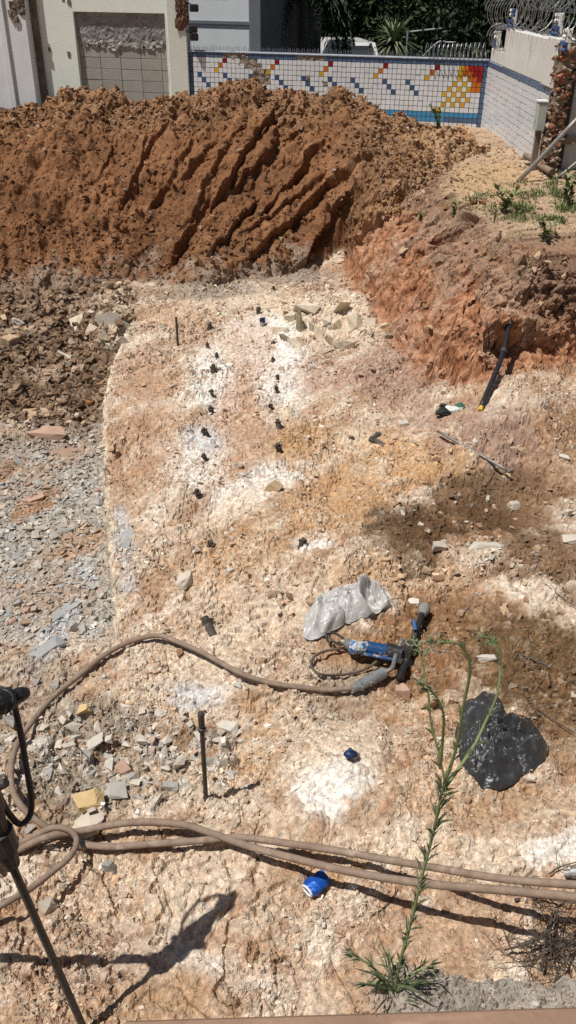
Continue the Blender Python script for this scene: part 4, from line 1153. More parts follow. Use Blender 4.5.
# fence of pale panels right of the broken end
M_PANEL = mat('pale_fence_panel', (.52, .53, .52), .8, vary=.15, scale=4, stains=(2, .52, .64, (.28, .27, .24), (1, 1, .3)))
M_WOOD = mat('old_wood', (.17, .12, .085), .9, vary=.35, scale=9, bump=.5, bscale=50, color2=(.30, .23, .17))
M_IRON = mat('dark_iron', (.05, .048, .045), .6, metal=.3, vary=.3)
fx, fy = e0[0] + .16, e0[1] + .10
fe = thing('panel_fence', 'pale panel fence with dark posts and wooden rails at the right edge', 'fence', (fx, fy, .9))
for k in range(5):
    MB().box((.05 + k * .50, 0, -.3), (.05 + k * .50 + .42, .03, 1.75), bev=.004).build('panel', [M_PANEL], fe)
    MB().box((-.04 + k * .50, -.05, -.3), (.045 + k * .50, .05, 1.95), bev=.004).build('post', [M_IRON], fe)
for zz in (.55, 1.3):
    MB().box((-.02, -.085, zz), (2.5, -.053, zz + .09), jit=.004).build('rail', [M_WOOD], fe)
# leaning scaffold tube and old log
def rod_thing(name, label, cat, A, B, r, m, seg=8, group=None, parts=None):
    A = np.array(A); B = np.array(B)
    t = thing(name, label, cat, A, group=group)
    n = 6
    P = A + (B - A) * np.linspace(0, 1, n)[:, None]
    MB().tube(P - A, r, seg).build(parts or 'shaft', [m], t, smooth=True)
    return t
M_STEELG = mat('grey_tube', (.30, .29, .27), .5, metal=.5, vary=.2)
A = ground(517, 183); B = at_y(580, 116, A[1] - .15)
t5 = rod_thing('leaning_tube', 'long grey tube leaning up against the fence at the right', 'tube', A, B, .028, M_STEELG)
t6 = rod_thing('leaning_bar', 'shorter grey bar leaning at the right edge behind the weeds', 'bar', ground(558, 178), at_y(582, 158, ground(558, 178)[1]), .02, M_STEELG)
A = ground(524, 164) + [0, 0, .12]; B = ground(552, 180) + [0, 0, .08]
lg = thing('old_log', 'short brown log lying at the foot of the broken wall end', 'log', A)
MB().tube(np.linspace(0, 1, 8)[:, None] * (B - A) + RNG.normal(0, .008, (8, 3)), np.array([.085, .09, .082, .088, .08, .084, .08, .076]) * .5, 12).build('trunk', [M_WOOD], lg, smooth=True)
for (u, k) in ((.3, 1), (.62, -1)):
    MB().tube([(B - A) * u, (B - A) * u + np.array([.02 * k, -.05, .06])], [.022, .014], 8).build('knot', [M_WOOD], lg, smooth=True)
# ------------------------------------------------------------------ trees and buildings beyond the walls
def leafmat(name, c, c2):
    m = bpy.data.materials.new(name); m.use_nodes = True
    n = m.node_tree.nodes; l = m.node_tree.links; b_ = n['Principled BSDF']
    g = n.new('ShaderNodeNewGeometry'); mx = n.new('ShaderNodeMix'); mx.data_type = 'RGBA'
    l.new(g.outputs['Random Per Island'], mx.inputs['Factor']); mx.inputs['A'].default_value = (*c, 1); mx.inputs['B'].default_value = (*c2, 1)
    l.new(mx.outputs['Result'], b_.inputs['Base Color']); b_.inputs['Roughness'].default_value = .6; b_.inputs['Specular IOR Level'].default_value = .25
    return m
M_LEAF = [leafmat('dark_leaf', (.022, .042, .014), (.06, .095, .03)), leafmat('deep_leaf', (.016, .032, .014), (.045, .07, .026)), leafmat('olive_leaf', (.035, .05, .016), (.09, .11, .035))]
M_BARK = mat('bark', (.11, .085, .065), .95, vary=.35, scale=9, bump=.6, bscale=30)
def leaves(C_, n, R, size, rng, clump=60):
    """leaf quads gathered in clumps through an ellipsoid shell"""
    k = max(1, n // clump)
    d = rng.normal(size=(k, 3)); d /= np.linalg.norm(d, axis=1, keepdims=True)
    cen = C_ + d * np.array(R) * (rng.random((k, 1)) ** .45)
    ctr = np.repeat(cen, clump, 0) + rng.normal(0, 1, (k * clump, 3)) * np.array(R).mean() * .17
    m = len(ctr)
    a = rng.normal(size=(m, 3)); a /= np.linalg.norm(a, axis=1, keepdims=True)
    b_ = np.cross(a, rng.normal(size=(m, 3))); b_ /= np.linalg.norm(b_, axis=1, keepdims=True)
    s_ = size * rng.uniform(.6, 1.3, (m, 1))
    V = np.stack([ctr - a * s_, ctr + b_ * s_ * .42, ctr + a * s_, ctr - b_ * s_ * .42], 1).reshape(-1, 3)
    F = np.arange(4 * m).reshape(-1, 4)
    return V, F
def tree(X_, Y_, z0, h, R, n, size, label, lm, seed, low=.5, name='tree'):
    rng = np.random.default_rng(seed)
    t = thing(name, label, 'tree', (X_, Y_, z0), group='trees beyond the boundary wall')
    mb = MB()
    lean = rng.normal(0, .25, 2)
    top = np.array([lean[0], lean[1], h * .62])
    mb.tube(spline([(0, 0, -.3), (lean[0] * .2, lean[1] * .1, h * .25), top], 5), np.linspace(.24, .12, 11), 8)
    for k in range(7):
        an = rng.uniform(0, 6.28); st_ = top * rng.uniform(.45, 1)
        e = st_ + np.array([math.cos(an) * R * .75, math.sin(an) * R * .75, rng.uniform(.1, .3) * h])
        mb.tube(spline([st_, (st_ + e) / 2 + [0, 0, .25], e], 4), np.linspace(.09, .03, 9), 6)
    mb.build('trunk', [M_BARK], t, smooth=True)
    V, F = leaves(np.array([lean[0], lean[1], (h + low) / 2]), n, (R, R, (h - low) / 2), size, rng)
    obj('crown', mesh('crown', V, F, lm), t)
    return t
def behind_px(px_, Y_): return at_y(px_, 40, Y_)[0]
GZ = .12
for k, (px_, Y_, h, R, n, lab, lm, low) in enumerate([
    (318, 31, 8.5, 2.3, 15000, 'dark dense tree just right of the palm, behind the tiled wall', 1, .3),
    (372, 33, 9.5, 3.0, 15000, 'very dark tree behind the white van', 1, .2),
    (425, 31, 10.5, 3.4, 20000, 'wide dark green tree behind the street lamp', 0, .6),
    (480, 27, 9.0, 2.9, 18000, 'bushy deep green tree behind the corner of the tiled wall', 0, .1),
    (540, 24, 8.5, 2.8, 17000, 'dark tree directly behind the razor wire at the top right', 1, .1),
    (620, 22, 8.5, 2.8, 9000, 'dark tree beyond the pale panel fence', 0, .2),
    (300, 37, 11, 3.6, 12000, 'tall shaded tree far behind the palm', 1, .4),
    (455, 39, 12, 4.2, 14000, 'tall tree at the back of the dark wood', 1, .3),
    (560, 35, 12, 4.2, 12000, 'tall dark tree at the back right of the wood', 1, .3)]):
    tree(behind_px(px_, Y_), Y_, GZ, h, R, int(n * 1.5), .062 + .0012 * Y_, lab, M_LEAF[lm], 300 + k, low)
# understorey hedge mass, nobody could count it
rng = np.random.default_rng(77)
VV = []; 
for k in range(26):
    px_ = rng.uniform(300, 640); Y_ = rng.uniform(21.5, 26) if px_ > 405 else rng.uniform(29, 33)
    V, F = leaves(np.array([behind_px(px_, Y_), Y_, GZ + .9]), 900, (.9, .7, 1.0), .13, rng, 30)
    VV.append(V)
VV = np.concatenate(VV)
obj('undergrowth', mesh('undergrowth', VV, np.arange(len(VV)).reshape(-1, 4), M_LEAF[1]), kind='stuff')

# palm with drooping fronds
def fronds(t, n, L, droop, rise, m, seed, leaf=.42, base_=np.zeros(3), npair=26, wide=.022):
    rng = np.random.default_rng(seed)
    for k in range(n):
        an = k * 2.399 + rng.normal(0, .2); el = rise * rng.uniform(.2, 1.2)
        d = np.array([math.cos(an), math.sin(an), 0])
        tt = np.linspace(0, 1, 12); Lk = L * rng.uniform(.75, 1.1)
        P = base_ + d * (Lk * .8 * (tt - .15 * tt ** 3))[:, None] + np.array([0, 0, 1.0]) * (Lk * (el * tt - droop * tt ** 2.1))[:, None]
        mb = MB(); mb.tube(P, np.linspace(.022, .006, 12), 5, caps=False)
        V = []; F = []
        side = np.array([-d[1], d[0], 0])
        for j in range(npair):
            s_ = .12 + .88 * j / npair; p = np.array([np.interp(s_, tt, P[:, i]) for i in range(3)])
            ll = leaf * math.sin(math.pi * (.15 + .8 * s_)) * rng.uniform(.8, 1.1)
            for sg in (-1, 1):
                e = p + side * sg * ll * .65 + d * ll * .45 - np.array([0, 0, 1]) * ll * rng.uniform(.35, .75)
                mid = (p + e) / 2 + np.array([0, 0, .04]); b0 = len(V)
                V += [p, mid + d * wide, e, mid - d * wide]; F.append((b0, b0 + 1, b0 + 2, b0 + 3))
        mb.add(V, F)
        mb.build('frond', [m], t)
Yp = 23.8
pt = thing('palm_tree', 'dark palm with long drooping fronds behind the tiled wall, right of the white building', 'palm', (behind_px(298, Yp), Yp, GZ), group='trees beyond the boundary wall')
MB().tube(spline([(0, 0, -.2), (.05, 0, 1.5), (0, 0, 3.2)], 6), np.linspace(.16, .13, 13), 10).build('trunk', [M_BARK], pt, smooth=True)
fronds(pt, 34, 2.2, 1.35, .6, M_LEAF[1], 5, base_=np.array([0, 0, 3.2]), leaf=.6, npair=34, wide=.03)
yu = thing('yucca', 'spiky pale green yucca between the white van and the street lamp', 'plant', (behind_px(394, 22), 22, GZ))
M_YUC = leafmat('yucca_leaf', (.10, .13, .07), (.22, .25, .14))
MB().tube([(0, 0, -.2), (.02, 0, 1.0), (0, 0, 1.9)], [.09, .08, .07], 8).build('stem', [M_BARK], yu)
mb = MB(); rng = np.random.default_rng(9)
for k in range(120):
    an = rng.uniform(0, 6.28); el = rng.uniform(-.5, 1.3); L = rng.uniform(.55, .85)
    d = np.array([math.cos(an) * math.cos(el), math.sin(an) * math.cos(el), math.sin(el)]); s_ = np.cross(d, [0, 0, 1]); s_ /= np.linalg.norm(s_) + 1e-6
    p = np.array([0, 0, 1.9]); e = p + d * L - np.array([0, 0, .12]); m_ = p + d * L * .5 + np.array([0, 0, .03])
    mb.add([p - s_ * .012, p + s_ * .012, m_ + s_ * .025, e, m_ - s_ * .025], [(0, 1, 2, 4), (4, 2, 3)])
mb.build('leaves', [M_YUC], yu, kind='stuff')

# white building with a ledge, grey blocks farther back
M_WB = mat('white_render', (.70, .73, .76), .8, vary=.05, scale=2, stains=(1.2, .62, .75, (.5, .52, .54), (1, 1, .3)))
M_GB = mat('grey_render', (.17, .18, .20), .85, vary=.1, scale=2)
M_GB2 = mat('dark_grey_render', (.075, .08, .085), .85, vary=.15, scale=2)  # darker grey for the wall behind the palm
def block(name, label, x0, x1, Y_, top, m, dep=5, z0=GZ - .2):
    t = thing(name, label, 'building', ((x0 + x1) / 2, Y_, z0)); h = (x1 - x0) / 2
    MB().box((-h, 0, 0), (h, dep, top - z0), bev=.02).build('wall', [m], t)
    return t, h
x0, x1 = behind_px(150, 21.5), behind_px(253, 21.5)
wb, h = block('white_building', 'white rendered building with a grey ledge behind the left part of the tiled wall', x0, x1, 21.5, 4.4, M_WB)
wb.rotation_euler = (0, 0, -.3)
zl = at_y(220, 22, 21.5)[2] - (GZ - .2)
MB().box((-h - .02, -.03, zl - .04), (h + .03, -.003, zl + .03), bev=.01).build('ledge', [M_GB], wb)
MB().box((h + .003, -.05, 0), (h + .28, 4.8, 4.5), bev=.02).build('corner_pilaster', [M_GB], wb)
# grid of coping spikes over its lower edge is hidden by the wall; windows face the street side
for (a, c_) in ((.2, 3.0), (-1.4, 3.0)):
    f = MB().box((a - .45, -.03, c_), (a + .45, -.003, c_ + 1.1), bev=.01).build('window', [M_GB], wb)
    MB().box((a - .38, -.04, c_ + .07), (a + .38, -.032, c_ + 1.03)).build('pane', [mat('window_glass', (.05, .06, .07), .1, bump=0)], f)
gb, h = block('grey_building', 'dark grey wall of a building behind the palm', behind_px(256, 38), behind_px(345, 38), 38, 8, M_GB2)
gb2, h = block('grey_tower', 'lighter grey building glimpsed between the dark trees at the top', behind_px(372, 48), behind_px(388, 48), 48, 12, mat('light_grey_render', (.42, .45, .5), .8), 4)

# white van: only its cab shows over the wall
M_VAN = mat('white_vehicle_paint', (.74, .75, .76), .35, vary=.03, bump=0, coat=.4)
M_GLASS = mat('dark_glass', (.035, .04, .045), .12, vary=.1, bump=0, spec=.6)
M_TYRE = mat('tyre_rubber', (.02, .02, .02), .8, vary=.2)
Yv = 25.0
vx = behind_px(360, Yv); vz = at_y(360, 43.5, Yv)[2] - GZ
van = thing('parked_van', 'white van parked beyond the tiled wall, only its windscreen and roof showing', 'van', (vx, Yv, GZ))
van.rotation_euler = (0, 0, rad(8))
W = .62; 
def loft(rings, name, m, parent, smooth=False):
    V = np.concatenate(rings); k = len(rings[0]); F = []
    for i in range(len(rings) - 1):
        for j in range(k): F.append((i * k + j, i * k + (j + 1) % k, (i + 1) * k + (j + 1) % k, (i + 1) * k + j))
    F.append(tuple(range(k))[::-1]); F.append(tuple((len(rings) - 1) * k + j for j in range(k)))
    return obj(name, mesh(name, V, F, m, smooth), parent)
def sect(y, zb, zt, wb_, wt_): return np.array([(-wb_, y, zb), (wb_, y, zb), (wb_ * 1.02, y, (zb + zt) / 2), (wt_, y, zt), (-wt_, y, zt), (-wb_ * 1.02, y, (zb + zt) / 2)])
loft([sect(-.9, .35, .78, .6, .55), sect(-.55, .3, .98, .68, .62), sect(0, .3, 1.02, .70, .66), sect(3.2, .3, 1.02, .70, .66)], 'body', M_VAN, van)
loft([sect(-.05, 1.0, 1.04, .66, .64), sect(.42, 1.0, vz, .66, .50), sect(2.9, 1.0, vz, .66, .52), sect(3.1, 1.0, vz - .1, .66, .5)], 'roof', M_VAN, van)
w_ = MB().add([(-.54, -.035, 1.06), (.54, -.035, 1.06), (.42, .36, vz - .09), (-.42, .36, vz - .09), (-.54, -.01, 1.06), (.54, -.01, 1.06), (.42, .39, vz - .09), (-.42, .39, vz - .09)], [(0, 1, 2, 3), (4, 7, 6, 5), (0, 4, 5, 1), (1, 5, 6, 2), (2, 6, 7, 3), (3, 7, 4, 0)])
w_.v = [v + np.array([0, -.02, 0.02]) for v in w_.v]; w_.build('windscreen', [M_GLASS], van)
for sx in (-1, 1):
    MB().box((sx * .5 - .1, -.915, .55), (sx * .5 + .1, -.86, .7), bev=.02).build('headlight', [M_WHITEP], van)
    MB().tube([(sx * .74, -.25, 1.12), (sx * .86, -.28, 1.15)], [.05, .07], 8).build('mirror', [M_BLACK], van)
    for yy_ in (-.35, 2.4):
        MB().tube([(sx * .56, yy_, .3), (sx * .72, yy_, .3)], .3, 18).build('wheel', [M_TYRE], van)

# street lamp and a sign gantry among the trees
M_POLE = mat('pole_steel', (.34, .36, .38), .5, metal=.3, vary=.1)
Yl = 22.5
A = at_y(420, 60, Yl); B_ = at_y(437, 43, Yl); Cc = at_y(446, 41.5, Yl); D_ = at_y(455, 43.5, Yl)
sl_ = thing('street_lamp', 'thin street lamp with a pale head reaching right over the tiled wall', 'street lamp', (A[0] - .1, Yl, GZ))
q = np.array(sl_.location)
MB().tube(spline([(0, 0, -.1), (.02, 0, A[2] - GZ - .25), A - q, B_ - q, Cc - q], 4), .018, 7).build('pole', [M_POLE], sl_, smooth=True)
MB().box(Cc - q + [-.02, -.05, -.02], D_ - q + [0.02, .05, .035], bev=.015).build('lamp_head', [M_WHITEP], sl_)
Yg = 24
A = at_y(408, 32, Yg); B_ = at_y(445, 28, Yg)
sg_ = thing('sign_gantry', 'grey steel gantry arm with short uprights in front of the dark trees', 'gantry', (A[0], Yg, GZ))
q = np.array(sg_.location)
MB().tube([(0, 0, -.1), (0, 0, A[2] - GZ + .03)], .028, 8).build('post', [M_POLE], sg_)
MB().tube([A - q, B_ - q], .024, 6).build('arm', [M_POLE], sg_)
for k, s_ in enumerate((.38, .68, .96)):
    p = A + (B_ - A) * s_ - q
    MB().tube([p, p + np.array([0, 0, .16])], .012, 5).build('upright', [M_POLE], sg_)

# weeds on the bank top
M_WEED = leafmat('weed_leaf', (.075, .105, .03), (.24, .26, .11))
rng = np.random.default_rng(31)
VV = []; n_ = 0
cand = INF[(reg[INF] == 4) | ((reg[INF] == 2) & (b[4][INF] > 1.0))]
pc, qc = b[8][cand], b[9][cand]
wgt = 1.0 * np.exp(-(((pc - 560) / 48) ** 2 + ((qc - 208) / 20) ** 2)) + .45 * np.exp(-(((pc - 465) / 36) ** 2 + ((qc - 208) / 7) ** 2)) + .6 * np.exp(-(((pc - 505) / 22) ** 2 + ((qc - 212) / 14) ** 2)) + .5 * np.exp(-(((pc - 560) / 40) ** 2 + ((qc - 236) / 8) ** 2)) + .35 * np.exp(-(((pc - 575) / 22) ** 2 + ((qc - 180) / 12) ** 2))
wgt *= sst(-.15, .45, perlin(xf[cand] * 3.1, yf_[cand] * 3.1, 93))
wgt[wgt < .05] = 0
idx = cand[rng.choice(len(cand), 620, True, wgt / wgt.sum())]
for i in idx:
    P = Vt[i]; hh = rng.uniform(.02, .12) * rng.uniform(.5, 1)
    for k in range(rng.integers(5, 12)):
        an = rng.uniform(0, 6.28); el = rng.uniform(.3, 1.4); L = hh * rng.uniform(.6, 1.2)
        d = np.array([math.cos(an) * math.cos(el), math.sin(an) * math.cos(el), math.sin(el)]); s_ = np.array([-math.sin(an), math.cos(an), 0]) * rng.uniform(.003, .008)
        p = P + rng.normal(0, .02, 3) * [1, 1, .2]
        VV.append(np.array([p, p + d * L * .5 + s_, p + d * L, p + d * L * .5 - s_]))
VV = np.concatenate(VV)
obj('weeds', mesh('weeds', VV, np.arange(len(VV)).reshape(-1, 4), M_WEED), kind='stuff')
def herb(px_, py_, h, label, n=16, cat='plant'):
    P = ground(px_, py_)
    t = thing('weed_plant', label, cat, P, group='single weeds at the bank top')
    mb = MB(); ml = MB()
    for k in range(4):
        an = rng.uniform(0, 6.28); e = np.array([math.cos(an) * h * .4, math.sin(an) * h * .4, h * rng.uniform(.7, 1)])
        S_ = spline([(0, 0, -.01), e * [.3, .3, .55], e], 4); mb.tube(S_, np.linspace(.006, .002, len(S_)), 5)
        for j in range(n):
            p = S_[rng.integers(1, len(S_))]; a2 = rng.uniform(0, 6.28); el = rng.uniform(0, 1)
            d = np.array([math.cos(a2) * math.cos(el), math.sin(a2) * math.cos(el), math.sin(el)]) * h * .3; s_ = np.array([-math.sin(a2), math.cos(a2), 0]) * h * .07
            ml.add([p, p + d * .5 + s_, p + d, p + d * .5 - s_], [(0, 1, 2, 3)])
    mb.build('stem', [M_WEED], t); ml.build('leaves', [M_WEED], t, kind='stuff')
herb(437, 127, .26, 'small green weed growing alone at the foot of the tiled wall')
herb(505, 214, .30, 'leafy weed at the left end of the green patch on the bank')
herb(453, 216, .16, 'low weed on the bare bank top nearest the mound')
herb(420, 221, .10, 'tiny weed on the lip of the bank beside the mound')
herb(545, 243, .22, 'drooping weed on the lip of the bank above the dark soil')
herb(566, 205, .34, 'tallest weed in the green patch by the panel fence')
# ------------------------------------------------------------------ near ledge and the beam on its rim
LZ = 1.4
def ledge_edge(x):
    P = [at_z(px_, py_, LZ) for px_, py_ in ((352, 1008), (372, 985), (398, 963), (440, 966), (500, 972), (540, 978), (580, 972))]
    xs_ = np.array([p[0] for p in P]); ys_ = np.array([p[1] for p in P])
    return np.interp(x, np.concatenate([[xs_[0] - .03], xs_, [3.5]]), np.concatenate([[.72], ys_, [.95]]))
gx = np.concatenate([np.linspace(-3, -.1, 20), np.linspace(-.08, .95, 300), np.linspace(1.0, 3.5, 20)])
gs = np.concatenate([[0, .3, .6], np.linspace(.70, 1.0, 130)])
XX = np.repeat(gx[None], len(gs), 0); ee = ledge_edge(gx)
ee = ee + .012 * perlin(gx * 22, gx * 0, 5) + .02 * perlin(gx * 6, gx * 0, 6)
YY = -2.5 + (ee[None] + 2.5) * (gs[:, None] ** .35)
YY = np.where(gs[:, None] >= .70, ee[None] - (1 - gs[:, None]) * 1.3, -2.5 + (ee[None] - .39 + 2.5) * (gs[:, None] / .7))
s_a, i_a = lumps(XX * 60, YY * 60, 201, .6); s_b, i_b = lumps(XX * 140, YY * 140, 205, .6)
nn1 = fbm(XX * 9, YY * 9, 207, 4)
ZZ = LZ + .008 * nn1 + .020 * s_a + .009 * s_b - .03 * sst(.985, 1.0, gs)[:, None]
lc = C(.33, .29, .245) * (1 + .25 * nn1[..., None])
lc = np.where((i_a > .7)[..., None] & (s_a > .08)[..., None], C(.5, .45, .4), lc)
lc = np.where((i_b > .8)[..., None], C(.45, .33, .26), lc)
br = sst(.33, .22, XX)[..., None] if False else (1 - sst(.16, .26, XX + .04 * nn1))[..., None]
lc = lc * (1 - br) + C(.44, .30, .20) * br
ng, mg = XX.shape
VL = np.stack([XX, YY, ZZ], -1).reshape(-1, 3)
skirt = []
for k, dz in enumerate((.04, .12, .3, .7, 1.5)):
    skirt.append(np.stack([gx, ee + .004 + .03 * dz + .03 * perlin(gx * 9, gx * 0 + dz * 7, 8), np.full_like(gx, LZ - .03 - dz)], -1))
VL = np.concatenate([VL] + skirt); cl_ = np.concatenate([np.clip(lc, .03, .7).reshape(-1, 3)] + [np.tile(C(.36, .27, .19), (mg, 1))] * 5)
ntot = ng + 5
ii = (np.arange(ntot - 1)[:, None] * mg + np.arange(mg - 1)[None]).ravel()
obj('near_ledge', mesh('near_ledge', VL, np.stack([ii, ii + 1, ii + mg + 1, ii + mg], -1), M_GROUND, False, cl_), kind='structure')
M_BEAM = mat('rusty_beam', (.27, .17, .115), .7, vary=.2, scale=5, bump=.25, bscale=60, stains=(3, .55, .68, (.42, .27, .18), (.4, 2, 2)))
A = at_z(235, 1016, LZ + .035); B_ = at_z(600, 1005, LZ + .035)
A = A + (A - B_) * .3; B_ = B_ + (B_ - A) * .3
bmh = thing('steel_beam', 'brown rusty steel beam lying along the rim of the near ledge at the bottom edge', 'beam', A)
dv = B_ - A; Lb = np.linalg.norm(dv[:2]); bmh.rotation_euler = (0, 0, math.atan2(dv[1], dv[0]))
MB().box((0, -.07, -.035), (Lb, 0, .0), bev=.006).build('top_flange', [M_BEAM], bmh)
MB().box((0, -.04, -.12), (Lb, -.03, -.0355)).build('web', [M_BEAM], bmh)
MB().box((0, -.07, -.14), (Lb, 0, -.1205), bev=.004).build('bottom_flange', [M_BEAM], bmh)

# ------------------------------------------------------------------ hoses
M_HOSE = mat('dusty_hose_rubber', (.20, .14, .105), .85, vary=.22, scale=22, bump=.2, bscale=120, color2=(.31, .235, .18), stains=(9, .57, .72, (.45, .37, .30), (1, 1, 1)))
M_HOSED = mat('dark_hose_rubber', (.075, .058, .045), .8, vary=.3, scale=20, bump=.2, color2=(.16, .12, .095))
M_METAL = mat('worn_metal', (.17, .17, .165), .5, metal=.5, vary=.3, scale=25, bump=.3, color2=(.36, .35, .33))
M_DKMET = mat('dark_metal', (.045, .042, .04), .55, metal=.3, vary=.35, scale=30, bump=.3, color2=(.10, .09, .08))
def over(L): return np.array([ground(*p) for p in L])
def hose(pts, r, label, m=M_HOSE, n=10, coup=None, name='air_hose', group='air hoses on the rock'):
    P = spline(over(pts), n)
    # keep the sag smooth
    for _ in range(3): P[1:-1] = (P[:-2] + 2 * P[1:-1] + P[2:]) / 4
    o = P[len(P) // 2].copy()
    t = thing(name, label, 'hose', o, group=group)
    MB().tube(P - o, r, 12).build('tube', [m], t, smooth=True)
    for end in (coup or ()):
        i0, i1 = (0, 1) if end == 0 else (-1, -2)
        d = P[i0] - P[i1]; d /= np.linalg.norm(d); p = P[i0] - o
        MB().tube([p - d * .05, p + d * .02, p + d * .021, p + d * .05], [r * 1.25, r * 1.25, r * .8, r * .8], 12).build('coupling', [M_METAL], t, smooth=False)
    return t
hose([(352, 689, .04), (325, 691, .03), (300, 688, .03), (270, 683, .03), (240, 674, .04), (205, 655, .05), (180, 643, .05), (158, 637, .05), (130, 642, .03), (105, 655, .03), (80, 675, .04), (55, 698, .05), (32, 722, .05), (16, 750, .06), (11, 778, .07), (18, 802, .08), (38, 822, .06), (62, 836, .03), (78, 846, .025)], .0148,
     'long brown hose arching from the blue drill to the left edge of the pit')
hose([(-30, 858, .03), (10, 853, .05), (45, 842, .07), (80, 832, .09), (130, 824, .10), (180, 827, .10), (212, 835, .09), (250, 848, .10), (300, 861, .14), (345, 871, .18), (400, 881, .26), (450, 887, .33), (510, 893, .40), (580, 898, .46), (640, 900, .5)], .0158,
     'lower of the two long hoses crossing the foreground, drooping towards the camera')
hose([(80, 847, .035), (110, 847, .05), (150, 845, .06), (200, 841, .07), (240, 838, .08), (290, 844, .09), (340, 853, .11), (390, 861, .15), (440, 869, .20), (500, 879, .27), (580, 886, .36), (640, 888, .4)], .0155,
     'upper of the two long hoses crossing the foreground', coup=(0,))
hose([(-20, 915, .10), (0, 906, .11), (30, 890, .13), (52, 874, .14), (70, 857, .14), (77, 843, .12), (72, 833, .10), (55, 829, .09), (35, 836, .07), (12, 849, .05), (-20, 868, .04)], .0135,
     'looped hose end at the left, curling back below the long hoses')
hose([(576, 874, .06), (596, 872, .08), (640, 872, .1)], .02, 'cut hose end poking in at the right edge above the long hoses', coup=(0,))

# ------------------------------------------------------------------ the blue rock drill on the ground
M_BLUE = mat('worn_blue_paint', (.014, .06, .17), .45, vary=.25, scale=30, bump=.3, stains=(22, .54, .60, (.34, .29, .24), (1, 1, 1)))
def drill_lying():
    o = ground(372, 655, .05)
    t = thing('rock_drill', 'blue and black pneumatic rock drill lying on the brown soil beside the clear bag', 'rock drill', o)
    G = lambda px_, py_, h: ground(px_, py_, h) - o
    nose, a1, a2, a3, back = G(341, 642, .06), G(352, 647, .07), G(366, 649, .075), G(386, 652, .08), G(405, 656, .085)
    def tb(P, r, name, m, seg=14, par=t, smooth=False): return MB().tube(P, r, seg).build(name, [m], par, smooth=smooth)
    ax = (back - nose); ax /= np.linalg.norm(ax)
    tb([nose, nose + ax * .03, nose + ax * .035, a1], [.018, .020, .030, .032], 'chuck', M_METAL)
    tb([a1 - ax * .012, a1 + ax * .02, a1 + ax * .022, a2], [.040, .042, .036, .036], 'front_head', mat('chalky_paint', (.50, .52, .54), .6, vary=.2, stains=(18, .5, .56, (.03, .12, .30), (1, 1, 1))))
    tb([a2, a2 + ax * .01, a2 + ax * .011, a3 - ax * .01, a3], [.044, .044, .040, .040, .044], 'cylinder', M_BLUE)
    tb([a3, a3 + ax * .004, a3 + ax * .05, back], [.050, .052, .050, .046], 'back_head', mat('greasy_black', (.03, .03, .035), .4, vary=.4, scale=20, stains=(20, .57, .64, (.36, .31, .26), (1, 1, 1))))
    side = np.cross(ax, [0, 0, 1]); side /= np.linalg.norm(side)
    for k in (-1, 1):
        p0 = a2 - ax * .02 + side * .045 * k + np.array([0, 0, -.01]); p1 = back - ax * .02 + side * .045 * k + np.array([0, 0, -.01])
        b_ = tb([p0, p1], .010, 'side_rod', M_BLUE if k > 0 else M_DKMET, 8)
        for p in (p0, p1): MB().tube([p - ax * .012, p + ax * .012], .017, 6).build('nut', [M_DKMET], b_)
    # spring retainer at the nose
    c = nose + ax * .01
    for k in (-1, 1): tb(spline([c + side * .03 * k, c - ax * .05 + side * .035 * k + [0, 0, .02], c - ax * .085 + side * .012 * k + [0, 0, .035]], 5), .007, 'retainer_arm', M_DKMET, 7, smooth=True)
    tb(spline([c - ax * .08 + side * .025, c - ax * .10 + [0, 0, .035], c - ax * .08 - side * .025], 5), .008, 'retainer_bow', M_DKMET, 7, smooth=True)
    # cross handle
    h0, h1 = G(424, 609, .07), G(399, 681, .05)
    hd = h1 - h0; hl = np.linalg.norm(hd); hd /= hl
    tb([h0 + hd * .04, h0 + hd * hl * .5, h1], .014, 'handle_bar', M_DKMET, 10)
    tb([h0 + hd * .06, h0 + hd * .18], .019, 'grip', M_BLACK, 10); tb([h1 - hd * .13, h1], .019, 'grip', M_BLACK, 10)
    tb([h0 - hd * .03, h0 - hd * .02, h0 + hd * .02, h0 + hd * .05], [.02, .034, .036, .022], 'end_knob', mat('grey_rubber', (.24, .23, .22), .8, vary=.2), 12)
    mid = (h0 * .45 + h1 * .55)
    tb([back - ax * .01, mid + np.array([0, 0, .005])], [.040, .034], 'handle_boss', M_DKMET, 10)
    tb([mid + hd * -.10 + np.array([0, 0, .03]), mid + hd * -.16 - ax * .03 + np.array([0, 0, .05])], [.014, .010], 'throttle_lever', mat('blue_lever', (.03, .10, .25), .5, vary=.3), 8)
    ring = [mid + hd * .02 + np.array([0, 0, .045]) + .026 * (math.cos(a) * ax + math.sin(a) * side) for a in np.linspace(0, 6.283, 14)]
    tb(ring, .006, 'ring', M_METAL, 6, smooth=True)
    # swivel and hose coupling
    e = spline([G(402, 640, .10), G(396, 655, .10), G(392, 668, .08), G(384, 673, .06)], 5)
    tb(e, .013, 'hose_elbow', M_METAL, 10, smooth=True)
    c0_, c1_ = G(386, 672, .05), G(351, 690, .04)
    cp_ = [c0_ + (c1_ - c0_) * s_ for s_ in (0, .08, .081, .45, .46, .55, .551, .70, .701, .80, .81, 1)]
    tb(cp_, [.022, .024, .032, .034, .027, .027, .031, .031, .024, .029, .024, .024], 'hose_coupling', mat('dull_zinc', (.27, .28, .28), .5, metal=.35, vary=.25, scale=30, bump=.3), 14)
    for s_ in (.5, .75):
        p = c0_ + (c1_ - c0_) * s_; MB().box(p + [-.02, -.035, -.012], p + [.02, -.02, .02], bev=.004).build('clamp_lug', [M_METAL], t)
    return t
drill_lying()
